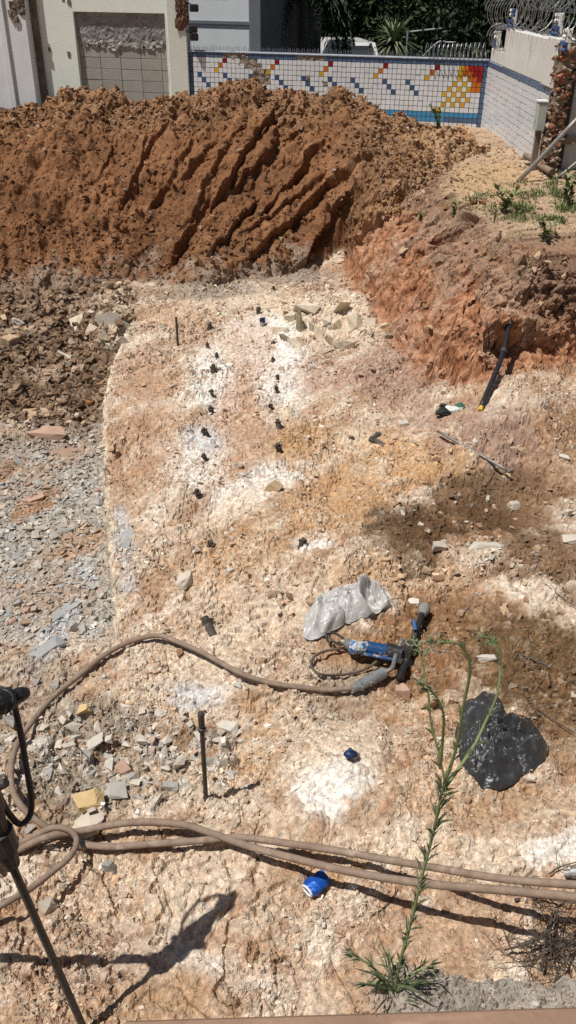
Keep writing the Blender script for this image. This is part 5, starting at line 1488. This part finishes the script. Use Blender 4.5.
hose([(350, 648, .03), (330, 650, .04), (316, 656, .03), (311, 665, .02), (318, 674, .02), (335, 676, .02), (355, 673, .02), (370, 667, .03), (384, 655, .06)], .0075,
     'thin dark hose looping out from the nose of the blue drill', M_HOSED, name='thin_hose', group=None)

# ------------------------------------------------------------------ the drill that leans in from the left, with its shadow on the rock
def plane_pt(px_, py_):
    s1, s3 = at_z(230, 895), at_z(100, 1024)
    Ld = np.array(LDIR); n = np.cross(Ld, s3 - s1); d = ray(px_, py_)
    return CP + d * (((s1 - CP) @ n) / (d @ n))
ck, up_ = plane_pt(3, 845), plane_pt(-52, 720)
rodtip = plane_pt(75, 1024); hnd = plane_pt(28, 692)
axd = up_ - ck; axd /= np.linalg.norm(axd)
tip = ck - axd * ((ck[2] + .02) / axd[2])
t = thing('rock_drill', 'black hand-held rock drill leaning in from the left edge on its long dark steel', 'rock drill', tip)
def tb(P, r, name, m, seg=12, par=t, smooth=False): return MB().tube(np.array(P) - tip, r, seg).build(name, [m], par, smooth=smooth)
tb([tip, ck], .0130, 'drill_steel', M_DKMET, 6)
tb([ck - axd * .09, ck - axd * .02, ck - axd * .018, ck + axd * .06, ck + axd * .062, ck + axd * .14], [.026, .034, .044, .046, .036, .040], 'chuck', M_DKMET)
for k_, (u_, w_) in enumerate(((.22, .09), (.36, .075))):
    sd_ = np.cross(axd, [0, 1, 0]); tb([ck + axd * (u_ * 1.0), ck + axd * (u_ + .03) + sd_ * w_ * (1 if k_ else -1)], [.02, .014], 'port', M_DKMET, 8)
tb([ck + axd * .14, ck + axd * .2, ck + axd * .202, ck + axd * .42, ck + axd * .422, up_ + axd * .02], [.05, .052, .046, .048, .055, .05], 'cylinder', M_DKMET, 14)
hd = hnd - up_; hl = np.linalg.norm(hd); hd /= hl
tb([up_ - hd * .22, up_, hnd - hd * .10], .016, 'handle_bar', M_DKMET, 10)
tb([hnd - hd * .26, hnd - hd * .12, hnd - hd * .10, hnd - hd * .055], [.030, .036, .040, .034], 'grip', M_BLACK, 14)
tb([hnd - hd * .056, hnd - hd * .03, hnd - hd * .012, hnd], [.022, .024, .020, .014], 'grip_end', M_BLACK, 12)
rc = hnd - hd * .075
sideh = np.cross(hd, [0, 0, 1]); sideh /= np.linalg.norm(sideh); uph = np.cross(sideh, hd)
tb([rc + .034 * (math.cos(a) * sideh + math.sin(a) * uph) + hd * .01 * math.sin(2 * a) for a in np.linspace(0, 6.283, 18)], .007, 'lever_loop', M_BLACK, 8, smooth=True)
tb([up_ - hd * .22, up_ - hd * .10], .024, 'grip', M_BLACK, 12)
tb([ck + axd * .05, ck + axd * .05 + np.array([-.06, .0, -.02])], .03, 'leg_joint', M_DKMET, 10)
legend = at_z(-170, 958, 0)
tb([ck + axd * .05 + np.array([-.05, 0, -.02]), (ck + legend) * .5, legend], [.020, .020, .016], 'support_leg', M_DKMET, 10)
# its own thin hose hanging in a loop
def rp(px_, py_, t_): return CP + ray(px_, py_) * t_
Pz = spline([rp(14, 704, 2.52), rp(21, 735, 2.54), rp(26, 765, 2.56), rp(31, 795, 2.58), (rp(30, 815, 2.58)), rp(20, 824, 2.57), rp(8, 812, 2.55), rp(-4, 790, 2.5), rp(-25, 760, 2.4)], 8)
th = thing('drill_hose', 'dark hose hanging in a narrow loop from the handle of the leaning drill', 'hose', Pz[0])
MB().tube(Pz - Pz[0], .0095, 10).build('tube', [M_HOSED], th, smooth=True)

def from_shadow(px_, py_, h):
    s_ = at_z(px_, py_); return s_ - np.array(LDIR) * (h / -LDIR.z) * 1.0
Pz = spline([from_shadow(228, 895, 1.42), from_shadow(212, 893, 1.44), from_shadow(192, 905, 1.40), from_shadow(180, 920, 1.3), from_shadow(176, 936, 1.18)], 6)
th = thing('drill_hose', 'short dark hose bowed between handle and chuck of the leaning drill', 'hose', Pz[0])
MB().tube(Pz - Pz[0], .006, 9).build('tube', [M_HOSED], th, smooth=True)

# ------------------------------------------------------------------ upright steels, rods and the pole on the bank
def upright(px_, top, bot, r, label, lean=0.0, collar=False, group='steels standing in drill holes'):
    B0 = ground(px_[1], bot); T0 = at_y(px_[0], top, B0[1] + lean)
    t = thing('drill_steel', label, 'drill steel', B0, group=group)
    v = T0 - B0
    MB().tube([v * -.05, v], r, 8).build('shaft', [M_DKMET], t)
    if collar:
        MB().tube([v * .80, v * .805, v * .835, v * .84], [r * 1.0, r * 1.7, r * 1.7, r], 8).build('collar', [M_DKMET], t)
        MB().tube([v * .86, v * 1.0, v * 1.01], [r * 1.35, r * 1.35, r * .9], 8).build('striking_end', [M_DKMET], t)
    return t
upright((201, 206), 713, 799, .0105, 'thick upright drill steel with a collar, standing in the near rubble', collar=True)
upright((176, 178), 317, 346, .012, 'thin upright steel standing alone at the far left of the bench')
A = ground(480, 411, .01); Bp = ground(510, 322, .06)
pl = thing('black_pole', 'long black pole leaning against the red bank, with a yellow tip at its foot', 'pole', A)
d = Bp - A; bend = np.array([.03, 0, .0])
PP = spline([d * .04, d * .3 + bend * .6, d * .6 + bend, d], 5)
MB().tube(PP, np.linspace(.026, .022, len(PP)), 10).build('shaft', [M_BLACK], pl, smooth=True)
MB().tube([d * 0, d * .045], .02, 10).build('tip', [mat('yellow_tape', (.62, .42, .04), .6)], pl)
MB().tube([d * .90, d * .905, d * 1.02, d * 1.03], [.024, .032, .032, .022], 10).build('socket', [M_BLACK], pl)
MB().tube([d * .62 + bend, d * .66 + bend], .030, 10).build('tape_band', [M_DKMET], pl)
A, Bp = ground(437, 437, .025), ground(508, 477, .02)
rd = thing('steel_rod', 'long thin steel rod lying on the ground in front of the pinkish heap', 'rod', A)
Pr = A + (Bp - A) * np.linspace(0, 1, 8)[:, None] 
Pr[:, 2] += max(0, float((ground_z(Pr[:, 0], Pr[:, 1]) - Pr[:, 2]).max()) * .8) + .008
MB().tube(Pr - A, .011, 7).build('shaft', [M_METAL], rd, smooth=True)
MB().tube([Pr[-1] - A, Pr[-1] - A + (Pr[-1] - Pr[-2]) * .12], .016, 7).build('rod_end', [M_METAL], rd)

# ------------------------------------------------------------------ plug and wedge sets in the drill holes
M_PLUG = mat('dirty_wedge_steel', (.06, .052, .045), .7, metal=.15, vary=.35, scale=40, bump=.4, color2=(.14, .12, .10), objvar=.3)
def plug_parts():
    r = .026
    m1 = MB().tube([(0, 0, -.03), (0, 0, .055), (0, .0, .075), (0, 0, .078)], [r * .55, r * .75, r * .8, r * .55], 9)
    out = [('wedge', mesh('wedge', np.concatenate(m1.v), m1.f, M_PLUG))]
    for s_ in (-1, 1):
        V = []; F = []
        zz = [-.03, .02, .04, .055]; ro = [r, r, r * 1.05, r * 1.5]
        for z_, r_ in zip(zz, ro):
            for a in np.linspace(-1.2, 1.2, 7): V.append((s_ * r_ * math.cos(a), r_ * math.sin(a) * .95, z_))
            for a in np.linspace(1.2, -1.2, 7): V.append((s_ * (r_ - .010) * math.cos(a), (r_ - .010) * math.sin(a) * .9, z_))
        for i in range(3):
            for j in range(14): F.append((i * 14 + j, i * 14 + (j + 1) % 14, (i + 1) * 14 + (j + 1) % 14, (i + 1) * 14 + j))
        F.append(tuple(range(42, 56)))
        out.append(('feather', mesh('feather', V, F, M_PLUG)))
    return out
PLUG = plug_parts()
def plug(px_, py_, s_, tilt, label):
    P = ground(px_, py_ + 3)
    t = thing('splitting_wedge', label, 'splitting wedge', P - np.array([0, 0, .004]), (tilt[0], tilt[1], random.uniform(0, 3)), 'wedges set in the drilled rows')
    s_ *= .68
    t.scale = (s_, s_, s_ * 1.15)
    for nm, me in PLUG: obj(nm, me, t)
    return t
left = [(209, 327, 1.2), (208, 345, 1.0), (216, 356, .9), (213, 371, 1.5), (212, 393, 1.0), (212, 411, 1.25), (207, 432, 1.25), (206, 458, 1.05), (199, 495, 1.2), (209, 544, 1.0)]
names_l = ['farthest', 'second farthest', 'third from the far end', 'fourth from the far end, tallest', 'fifth from the far end, small', 'sixth from the far end, in white dust', 'seventh from the far end', 'eighth from the far end', 'ninth from the far end', 'nearest']
for (px_, py_, s_), nm in zip(left, names_l):
    plug(px_, py_, s_, (random.gauss(0, .22), random.gauss(.1, .25)), f'dark steel wedge in the left drill row, {nm}')
right = [(258, 310, 1.3), (274, 287, .9), (273, 359, .9), (278, 377, .9), (277, 390, 1.0), (272, 407, 1.0), (279, 426, 1.25), (280, 449, 1.35), (301, 543, 1.15)]
names_r = ['second farthest, leaning', 'farthest, close to the mound', 'third from the far end', 'fourth from the far end, tilted', 'fifth from the far end', 'sixth from the far end', 'seventh from the far end', 'eighth from the far end, tall', 'nearest, in a white ring of dust']
for (px_, py_, s_), nm in zip(right, names_r):
    plug(px_, py_, s_, (random.gauss(0, .15), random.gauss(.1, .2)), f'dark steel wedge in the right drill row, {nm}')
plug(211, 629, 1.7, (.2, 1.0), 'muddy steel wedge lying tipped over beside the long brown hose')
plug(380, 441, 1.7, (.1, 1.2), 'dark steel wedge lying on its side on the orange ground')
plug(373, 435, 1.3, (.9, .6), 'smaller dark wedge piece lying tilted behind the one on the orange ground')
M_BLUEC = mat('blue_cap', (.010, .03, .09), .5, vary=.25)
def cap(px_, py_, r, h, label, tilt):
    P = ground(px_, py_)
    t = thing('pipe_cap', label, 'cap', P, tilt, 'blue caps on drill holes')
    V = []; F = []; seg = 16
    prof_ = [(-.02, .78), (.30, .80), (.34, .72)]
    MB().tube([(0, 0, -.02), (0, 0, h * .5), (0, 0, h * .52)], [r * .8, r * .82, r * .5], 12).build('stub', [mat('chalky_stub', (.40, .40, .39), .8, vary=.3, scale=60)], t)
    zz = [.45, .50, .75, .95, 1.0]; rr_ = [.96, 1.08, 1.0, .9, .55]
    for z_, q_ in zip(zz, rr_):
        for k in range(seg):
            a = k / seg * 6.283; w_ = 1 + .16 * math.sin(3 * a + z_ * 6) + .08 * math.sin(7 * a)
            V.append((r * q_ * w_ * math.cos(a), r * q_ * w_ * math.sin(a) * .85, h * (z_ + .06 * math.sin(2 * a))))
    F = [(i * seg + k, i * seg + (k + 1) % seg, (i + 1) * seg + (k + 1) % seg, (i + 1) * seg + k) for i in range(4) for k in range(seg)] + [tuple(4 * seg + k for k in range(seg))]
    obj('cap', mesh('cap', V, F, M_BLUEC), t)
cap(355, 757, .026, .085, 'dark blue cap on a pale stub in the big white dust patch', (.5, -.55, 0))
cap(262, 326, .03, .085, 'tiny blue cap far up between the two rows of wedges', (0, .1, 0))

# ------------------------------------------------------------------ plastic bags
def bagmat(name, c, c2, rough, dust, alpha=1.0, trans=0.0):
    m = mat(name, c, rough, vary=.2, scale=14, bump=0, spec=.5, color2=c2, stains=(6, .60, .74, dust, (1, 1, 1)))
    b_ = m.node_tree.nodes['Principled BSDF']
    if alpha < 1: b_.inputs['Alpha'].default_value = alpha
    return m
M_CLEAR = bagmat('milky_plastic', (.46, .45, .43), (.62, .61, .59), .32, (.42, .36, .29), .82)
M_BIN = bagmat('black_bag_plastic', (.022, .023, .025), (.055, .057, .06), .38, (.20, .19, .175))
def bag(name, label, outline, height, seed, m, creases, res=84, mouth=None):
    rng = np.random.default_rng(seed)
    O = np.array([ground(px_, py_)[:2] for px_, py_ in outline])
    ctr = O.mean(0)
    an = np.arctan2(O[:, 1] - ctr[1], O[:, 0] - ctr[0]); o_ = np.argsort(an); an = an[o_]; rr = np.hypot(*(O - ctr).T)[o_]
    an = np.concatenate([an - 2 * math.pi, an, an + 2 * math.pi]); rr = np.tile(rr, 3)
    A_ = np.linspace(-math.pi, math.pi, res * 3, endpoint=False); R_ = np.interp(A_, an, rr)
    for _ in range(2): R_ = (np.roll(R_, 1) + 2 * R_ + np.roll(R_, -1)) / 4
    s_ = np.linspace(0, 1, res // 1)
    X_ = ctr[0] + np.outer(s_, R_ * np.cos(A_)); Y_ = ctr[1] + np.outer(s_, R_ * np.sin(A_))
    o1 = seed * 3.1
    wx = X_ + .05 * perlin(X_ * 7 + o1, Y_ * 7, seed); wy = Y_ + .05 * perlin(X_ * 7, Y_ * 7 + o1, seed + 1)
    c1 = 1 - np.abs(perlin(wx * 5.2 + o1, wy * 4, seed + 2)) * 2.2
    c2 = 1 - np.abs(perlin(wx * 13 + wy * 5 + o1, wy * 8 - wx * 3, seed + 3)) * 2.2
    c3 = 1 - np.abs(perlin(wx * 36, wy * 30 + o1, seed + 4)) * 2
    dome = (1 - s_ ** 3.2)[:, None]
    # sharp folds: straight pleats running in several directions
    fold = np.zeros_like(X_)
    for k in range(9):
        an_ = rng.uniform(0, math.pi); fq = rng.uniform(4, 15); ph_ = rng.uniform(0, 1)
        u_ = (wx * math.cos(an_) + wy * math.sin(an_)) * fq + ph_ + .35 * perlin(X_ * 6 + k, Y_ * 6, seed + 20 + k)
        reach = sst(-.15, .35, perlin(X_ * 4 + 5 * k + o1, Y_ * 4, seed + 40 + k))
        fold += reach * (1 - 4 * np.abs(u_ - np.floor(u_) - .5)) / fq * 4
    H = height * dome * (.55 + .35 * perlin(X_ * 5 + o1, Y_ * 5, seed + 6)) + creases * dome ** .5 * (c1 * .45 + .15 * c2 + fold * .75)
    if mouth is not None:
        mp = ground(*mouth[:2])[:2]; q = np.hypot(X_ - mp[0], Y_ - mp[1]) / mouth[2]
        H -= mouth[3] * (1 - sst(.4, 1.0, q)) - mouth[3] * .5 * np.exp(-((q - 1.15) / .22) ** 2)
    g = ground_z(X_.ravel(), Y_.ravel()).reshape(X_.shape)
    gm = np.median(g)
    g = g * .5 + gm * .5
    Z_ = np.maximum(g, ground_z(X_.ravel(), Y_.ravel()).reshape(X_.shape)) + np.maximum(H, .004) + .004
    top = np.stack([X_, Y_, Z_], -1)
    V = [top.reshape(-1, 3)]
    nr_, nc_ = X_.shape
    F = []
    for i in range(nr_ - 1):
        for j in range(nc_):
            j2 = (j + 1) % nc_
            F.append((i * nc_ + j, (i + 1) * nc_ + j, (i + 1) * nc_ + j2, i * nc_ + j2))
    # underside: same rim, tucked in and lying on the ground
    base0 = nr_ * nc_
    for k, (f_, dz) in enumerate(((.985, -.004), (.9, -.010), (.4, -.014))):
        P_ = np.stack([ctr[0] + R_ * f_ * np.cos(A_), ctr[1] + R_ * f_ * np.sin(A_), top[-1, :, 2] + dz], -1); V.append(P_)
        pr = (nr_ - 1) * nc_ if k == 0 else base0 + (k - 1) * nc_
        for j in range(nc_):
            j2 = (j + 1) % nc_; F.append((pr + j, base0 + k * nc_ + j, base0 + k * nc_ + j2, pr + j2))
    V = np.concatenate(V); o = np.array([ctr[0], ctr[1], gm])
    t = obj(name, mesh(name, V - o, np.array(F), m, True), None, o)
    return t
wbag = bag('plastic_bag', '', [(303, 643), (304, 626), (310, 610), (320, 598), (340, 590), (360, 588), (378, 587), (391, 597), (391, 609), (378, 616), (360, 619), (345, 625), (330, 635), (315, 644)], .15, 3, M_CLEAR, .022, mouth=(372, 604, .075, .07))
tag(wbag, 'crumpled translucent whitish plastic bag lying behind the blue drill', 'plastic bag')
bbag = bag('plastic_bag', '', [(459, 748), (460, 725), (464, 706), (484, 699), (498, 706), (508, 728), (528, 729), (541, 738), (548, 750), (540, 765), (520, 779), (498, 792), (482, 791), (468, 776)], .17, 8, M_BIN, .055)
tag(bbag, 'crumpled black bin bag lying on the brown soil at the right', 'plastic bag')

# ------------------------------------------------------------------ blue crushed can and the work glove
P = ground(316, 889)
can = thing('drink_can', 'crushed blue can with a white rim lying in front of the long hoses', 'can', P + np.array([0, 0, .026]), (rad(90), 0, rad(-48)))
V = []; seg = 20; prof = [(-.052, .020), (-.050, .031), (-.03, .036), (-.01, .033), (.01, .036), (.03, .033), (.044, .028), (.050, .024)]
rng = np.random.default_rng(4)
for (z_, r_) in prof:
    for k in range(seg):
        a = k / seg * 6.283; q = 1 + .10 * math.sin(2 * a + z_ * 40) + .06 * math.sin(5 * a - z_ * 70)
        V.append((r_ * q * math.cos(a) * 1.12, r_ * q * math.sin(a) * .72, z_))
F = [(i * seg + k, i * seg + (k + 1) % seg, (i + 1) * seg + (k + 1) % seg, (i + 1) * seg + k) for i in range(len(prof) - 1) for k in range(seg)] + [tuple(range(seg))[::-1]]
obj('can_body', mesh('can_body', V, F, mat('blue_can_paint', (.012, .085, .42), .35, metal=.2, vary=.2, scale=30, bump=.3)), can)
ring = [(.027 * math.cos(a), .018 * math.sin(a), .051) for a in np.linspace(0, 6.283, 20)]
MB().tube(ring, .005, 8).build('rim', [M_WHITEP], can, smooth=True)
m_ = MB().add([(.025 * math.cos(a), .017 * math.sin(a), .044) for a in np.linspace(0, 6.283, 16, endpoint=False)], [tuple(range(16))]); m_.build('lid', [mat('dull_aluminium', (.5, .5, .5), .4, metal=.6)], can)
def skin_glove():
    P = ground(449, 414)
    t = thing('work_glove', 'crumpled black and white work glove lying near the foot of the bank', 'glove', P + np.array([0, 0, .03]), (0, 0, rad(25)))
    s_ = 1.25
    V, F = big_rock(np.random.default_rng(3), 16, 2, .10)
    V = V * np.array([.060, .05, .028]) * s_ + np.array([.02, 0, .0]) * s_
    obj('palm', mesh('palm', V, F, mat('dirty_white_cloth', (.60, .62, .58), .9, vary=.2, scale=30), True), t)
    M_GB_ = mat('dark_glove_rubber', (.022, .028, .026), .7, vary=.3)
    for k, (y0, ln, an) in enumerate(((-.034, .075, -.25), (-.012, .09, -.05), (.011, .085, .1), (.033, .068, .35))):
        c, s2 = math.can if False else math.cos(math.pi + an), math.sin(math.pi + an)
        pts = np.array([(-.02, y0, .004), (-.02 + c * ln * .5, y0 + s2 * ln * .5, .016), (-.02 + c * ln * .85, y0 + s2 * ln * .85, .006), (-.02 + c * ln, y0 + s2 * ln, -.008)]) * s_
        MB().tube(spline(pts, 4), np.concatenate([np.linspace(.014, .0125, 11), [.010, .006]]) * s_, 8).build('finger', [M_GB_], t, smooth=True)
    pts = np.array([(.02, .04, .0), (.0, .075, .012), (-.025, .09, .0)]) * s_
    MB().tube(spline(pts, 4), np.array([.015, .015, .014, .014, .0135, .013, .012, .010, .006]) * s_, 8).build('thumb', [M_GB_], t, smooth=True)
    MB().tube(np.array([(.06, 0, 0), (.075, 0, .003), (.10, .004, .0)]) * s_, np.array([.034, .038, .04]) * s_, 12).build('cuff', [mat('green_knit', (.05, .12, .085), .9, vary=.3)], t)
skin_glove()

# ------------------------------------------------------------------ the weed on the near ledge
M_STEM = mat('weed_stem', (.20, .25, .11), .7, vary=.25, bump=0)
M_WL = leafmat('fleabane_leaf', (.12, .16, .085), (.24, .28, .16))
rng = np.random.default_rng(12)
root = at_z(394, 992, LZ); root[2] = LZ
Yw = root[1]
wd = thing('tall_weed', 'tall thin green weed growing on the near ledge in front of the hoses', 'weed', root)
def wp(px_, py_, dy=0.0): return at_y(px_, py_, Yw + dy) - root
main = spline([np.zeros(3), wp(400, 962), wp(411, 922), wp(421, 880), wp(432, 838), wp(440, 800), wp(445, 782)], 6)
stems = [main,
    spline([wp(445, 782), wp(438, 749, .01), wp(431, 725, .02), wp(428, 690, .03), wp(419, 652, .05), wp(414, 642, .06)], 6),
    spline([wp(440, 768, .01), wp(443, 735, -.02), wp(443, 712, -.03), wp(433, 693, -.04), wp(415, 681, -.05)], 6),
    spline([wp(445, 782), wp(456, 748, -.03), wp(463, 708, -.05), wp(470, 668, -.07), wp(461, 646, -.09), wp(446, 642, -.1), wp(430, 643, -.11)], 6),
    spline([wp(445, 788), wp(472, 749, .03), wp(486, 721, .05), wp(497, 695, .06), wp(500, 668, .08), wp(496, 645, .09), wp(484, 636, .1)], 6)]
ml = MB()
def leaf(p, d, L, wdt):
    d = d / np.linalg.norm(d); s_ = np.cross(d, rng.normal(size=3)); s_ /= np.linalg.norm(s_)
    m1_ = p + d * L * .4 + np.array([0, 0, .1 * L]); e = p + d * L + np.array([0, 0, -.12 * L])
    ml.add([p, m1_ + s_ * wdt, e, m1_ - s_ * wdt], [(0, 1, 2), (0, 2, 3)])
for k, S_ in enumerate(stems):
    r0, r1 = ((.0036, .0022), (.0020, .0012), (.0028, .0012), (.0032, .0012), (.0032, .0012))[k]
    MB().tube(S_, np.linspace(r0, r1, len(S_)), 7).build('stem', [M_STEM], wd, smooth=True)
    nl = (110, 30, 28, 40, 46)[k]
    for j in range(nl):
        u = rng.uniform(.08 if k == 0 else .05, 1) ; q = u * (len(S_) - 1); i = min(int(q), len(S_) - 2); p = S_[i] + (S_[i + 1] - S_[i]) * (q - i)
        T_ = S_[i + 1] - S_[i]; T_ /= np.linalg.norm(T_)
        a = rng.normal(size=3); a -= T_ * (a @ T_); a /= np.linalg.norm(a)
        L = rng.uniform(.03, .062) if k == 0 else rng.uniform(.012, .034) * (1.3 - u * .7)
        leaf(p, T_ * rng.uniform(.9, 1.8) + a * rng.uniform(.3, .8), L, L * .025 + .0008)
    if k:   # small bud heads at the tips
        for j in range(26):
            p = S_[-1 - rng.integers(0, 6)] + rng.normal(0, .004, 3); leaf(p, rng.normal(size=3) + [0, 0, .6], rng.uniform(.008, .018), .0018)
for j in range(24):   # basal tuft
    an = rng.uniform(0, 6.28); el = rng.uniform(.1, 1.2); L = rng.uniform(.04, .10)
    d = np.array([math.cos(an) * math.cos(el), math.sin(an) * math.cos(el) * .8, math.sin(el)])
    leaf(np.array([math.cos(an), math.sin(an), 0]) * rng.uniform(0, .03) + [0, 0, rng.uniform(0, .05)], d, L, .0018)
for (e_, n_) in (((352, 955), 18), ((365, 985), 10), ((432, 966), 22), ((430, 985), 14), ((385, 950), 10)):
    S_ = spline([np.zeros(3), wp(*((np.array(e_) + np.array([394, 992])) / 2 - [0, 6])), wp(*e_)], 6)
    MB().tube(S_, np.linspace(.004, .0015, len(S_)), 6).build('stem', [M_STEM], wd, smooth=True)
    for j in range(n_):
        i = rng.integers(2, len(S_) - 1); T_ = S_[i] - S_[i - 1]; T_ /= np.linalg.norm(T_)
        leaf(S_[i], T_ + rng.normal(0, .6, 3), rng.uniform(.02, .05), .0022)
ml.build('leaves', [M_WL], wd, kind='stuff')

# ------------------------------------------------------------------ dry branches at the lower right
M_TWIG = mat('dead_twig', (.055, .045, .038), .9, vary=.3, color2=(.13, .105, .085), bump=.3)
rng = np.random.default_rng(18)
def branch(pts, r, label, nt, spread=.16, group='dead branches by the near ledge'):
    P = spline(over(pts), 5); o = P[0].copy()
    t = thing('dry_branch', label, 'branch', o, group=group)
    MB().tube(P - o, np.linspace(r, r * .45, len(P)), 7).build('limb', [M_TWIG], t, smooth=True)
    mb = MB()
    for k in range(nt):
        i = rng.integers(1, len(P) - 1); p = P[i] - o; d = rng.normal(size=3) * [1, .8, .6] + [0, 0, .25]; d /= np.linalg.norm(d)
        L = spread * rng.uniform(.3, 1); q = p + d * L * .5 + rng.normal(0, .02, 3); e = p + d * L + rng.normal(0, .03, 3)
        S_ = spline([p, q, e], 4); mb.tube(S_, np.linspace(r * .42, r * .15, len(S_)), 5, caps=False)
        for _ in range(3):
            p2 = S_[rng.integers(3, len(S_))]; e2 = p2 + rng.normal(0, L * .3, 3); mb.tube([p2, (p2 + e2) / 2 + rng.normal(0, .008, 3), e2], [r * .22, r * .16, r * .1], 4, caps=False)
    if nt: mb.build('twigs', [M_TWIG], t, kind='stuff')
    return t
branch([(553, 915, .10), (546, 934, .10), (525, 946, .08), (504, 950, .06)], .009, 'bent dry branch with a hooked end, lying over the tangle of twigs', 4, .07)
branch([(541, 972, .05), (545, 945, .08), (552, 925, .12), (560, 905, .15)], .006, 'upright dead branch in the middle of the twig tangle', 20, .22)
branch([(576, 945, .08), (558, 950, .08), (535, 960, .05), (520, 962, .04)], .005, 'dead branch spreading in from the right edge into the tangle', 20, .22)
branch([(580, 925, .12), (570, 950, .08), (565, 968, .05)], .006, 'short dead branch at the very right of the twig tangle', 18, .2)
branch([(515, 900, .02), (540, 898, .04), (560, 902, .06), (590, 906, .08)], .006, 'straight dry stick lying just below the long hoses at right', 5, .1)
branch([(548, 878, .03), (560, 868, .03), (582, 862, .03)], .004, 'thin dry stick above the long hoses at the right edge', 3, .08)
branch([(372, 917, .005), (384, 908, .008), (398, 890, .008)], .004, 'small dark stick on the ground left of the weed stem', 2, .04)
branch([(520, 655, .01), (545, 665, .01), (585, 690, .01)], .0045, 'thin dry stalk on the olive brown soil at the right', 5, .12)
branch([(505, 690, .01), (540, 712, .01), (585, 742, .01)], .0045, 'long dry stalk right of the black bag', 4, .1)
branch([(545, 585, .01), (565, 600, .02), (585, 612, .02)], .004, 'thin dry twig at the right edge above the pale dust', 4, .1)
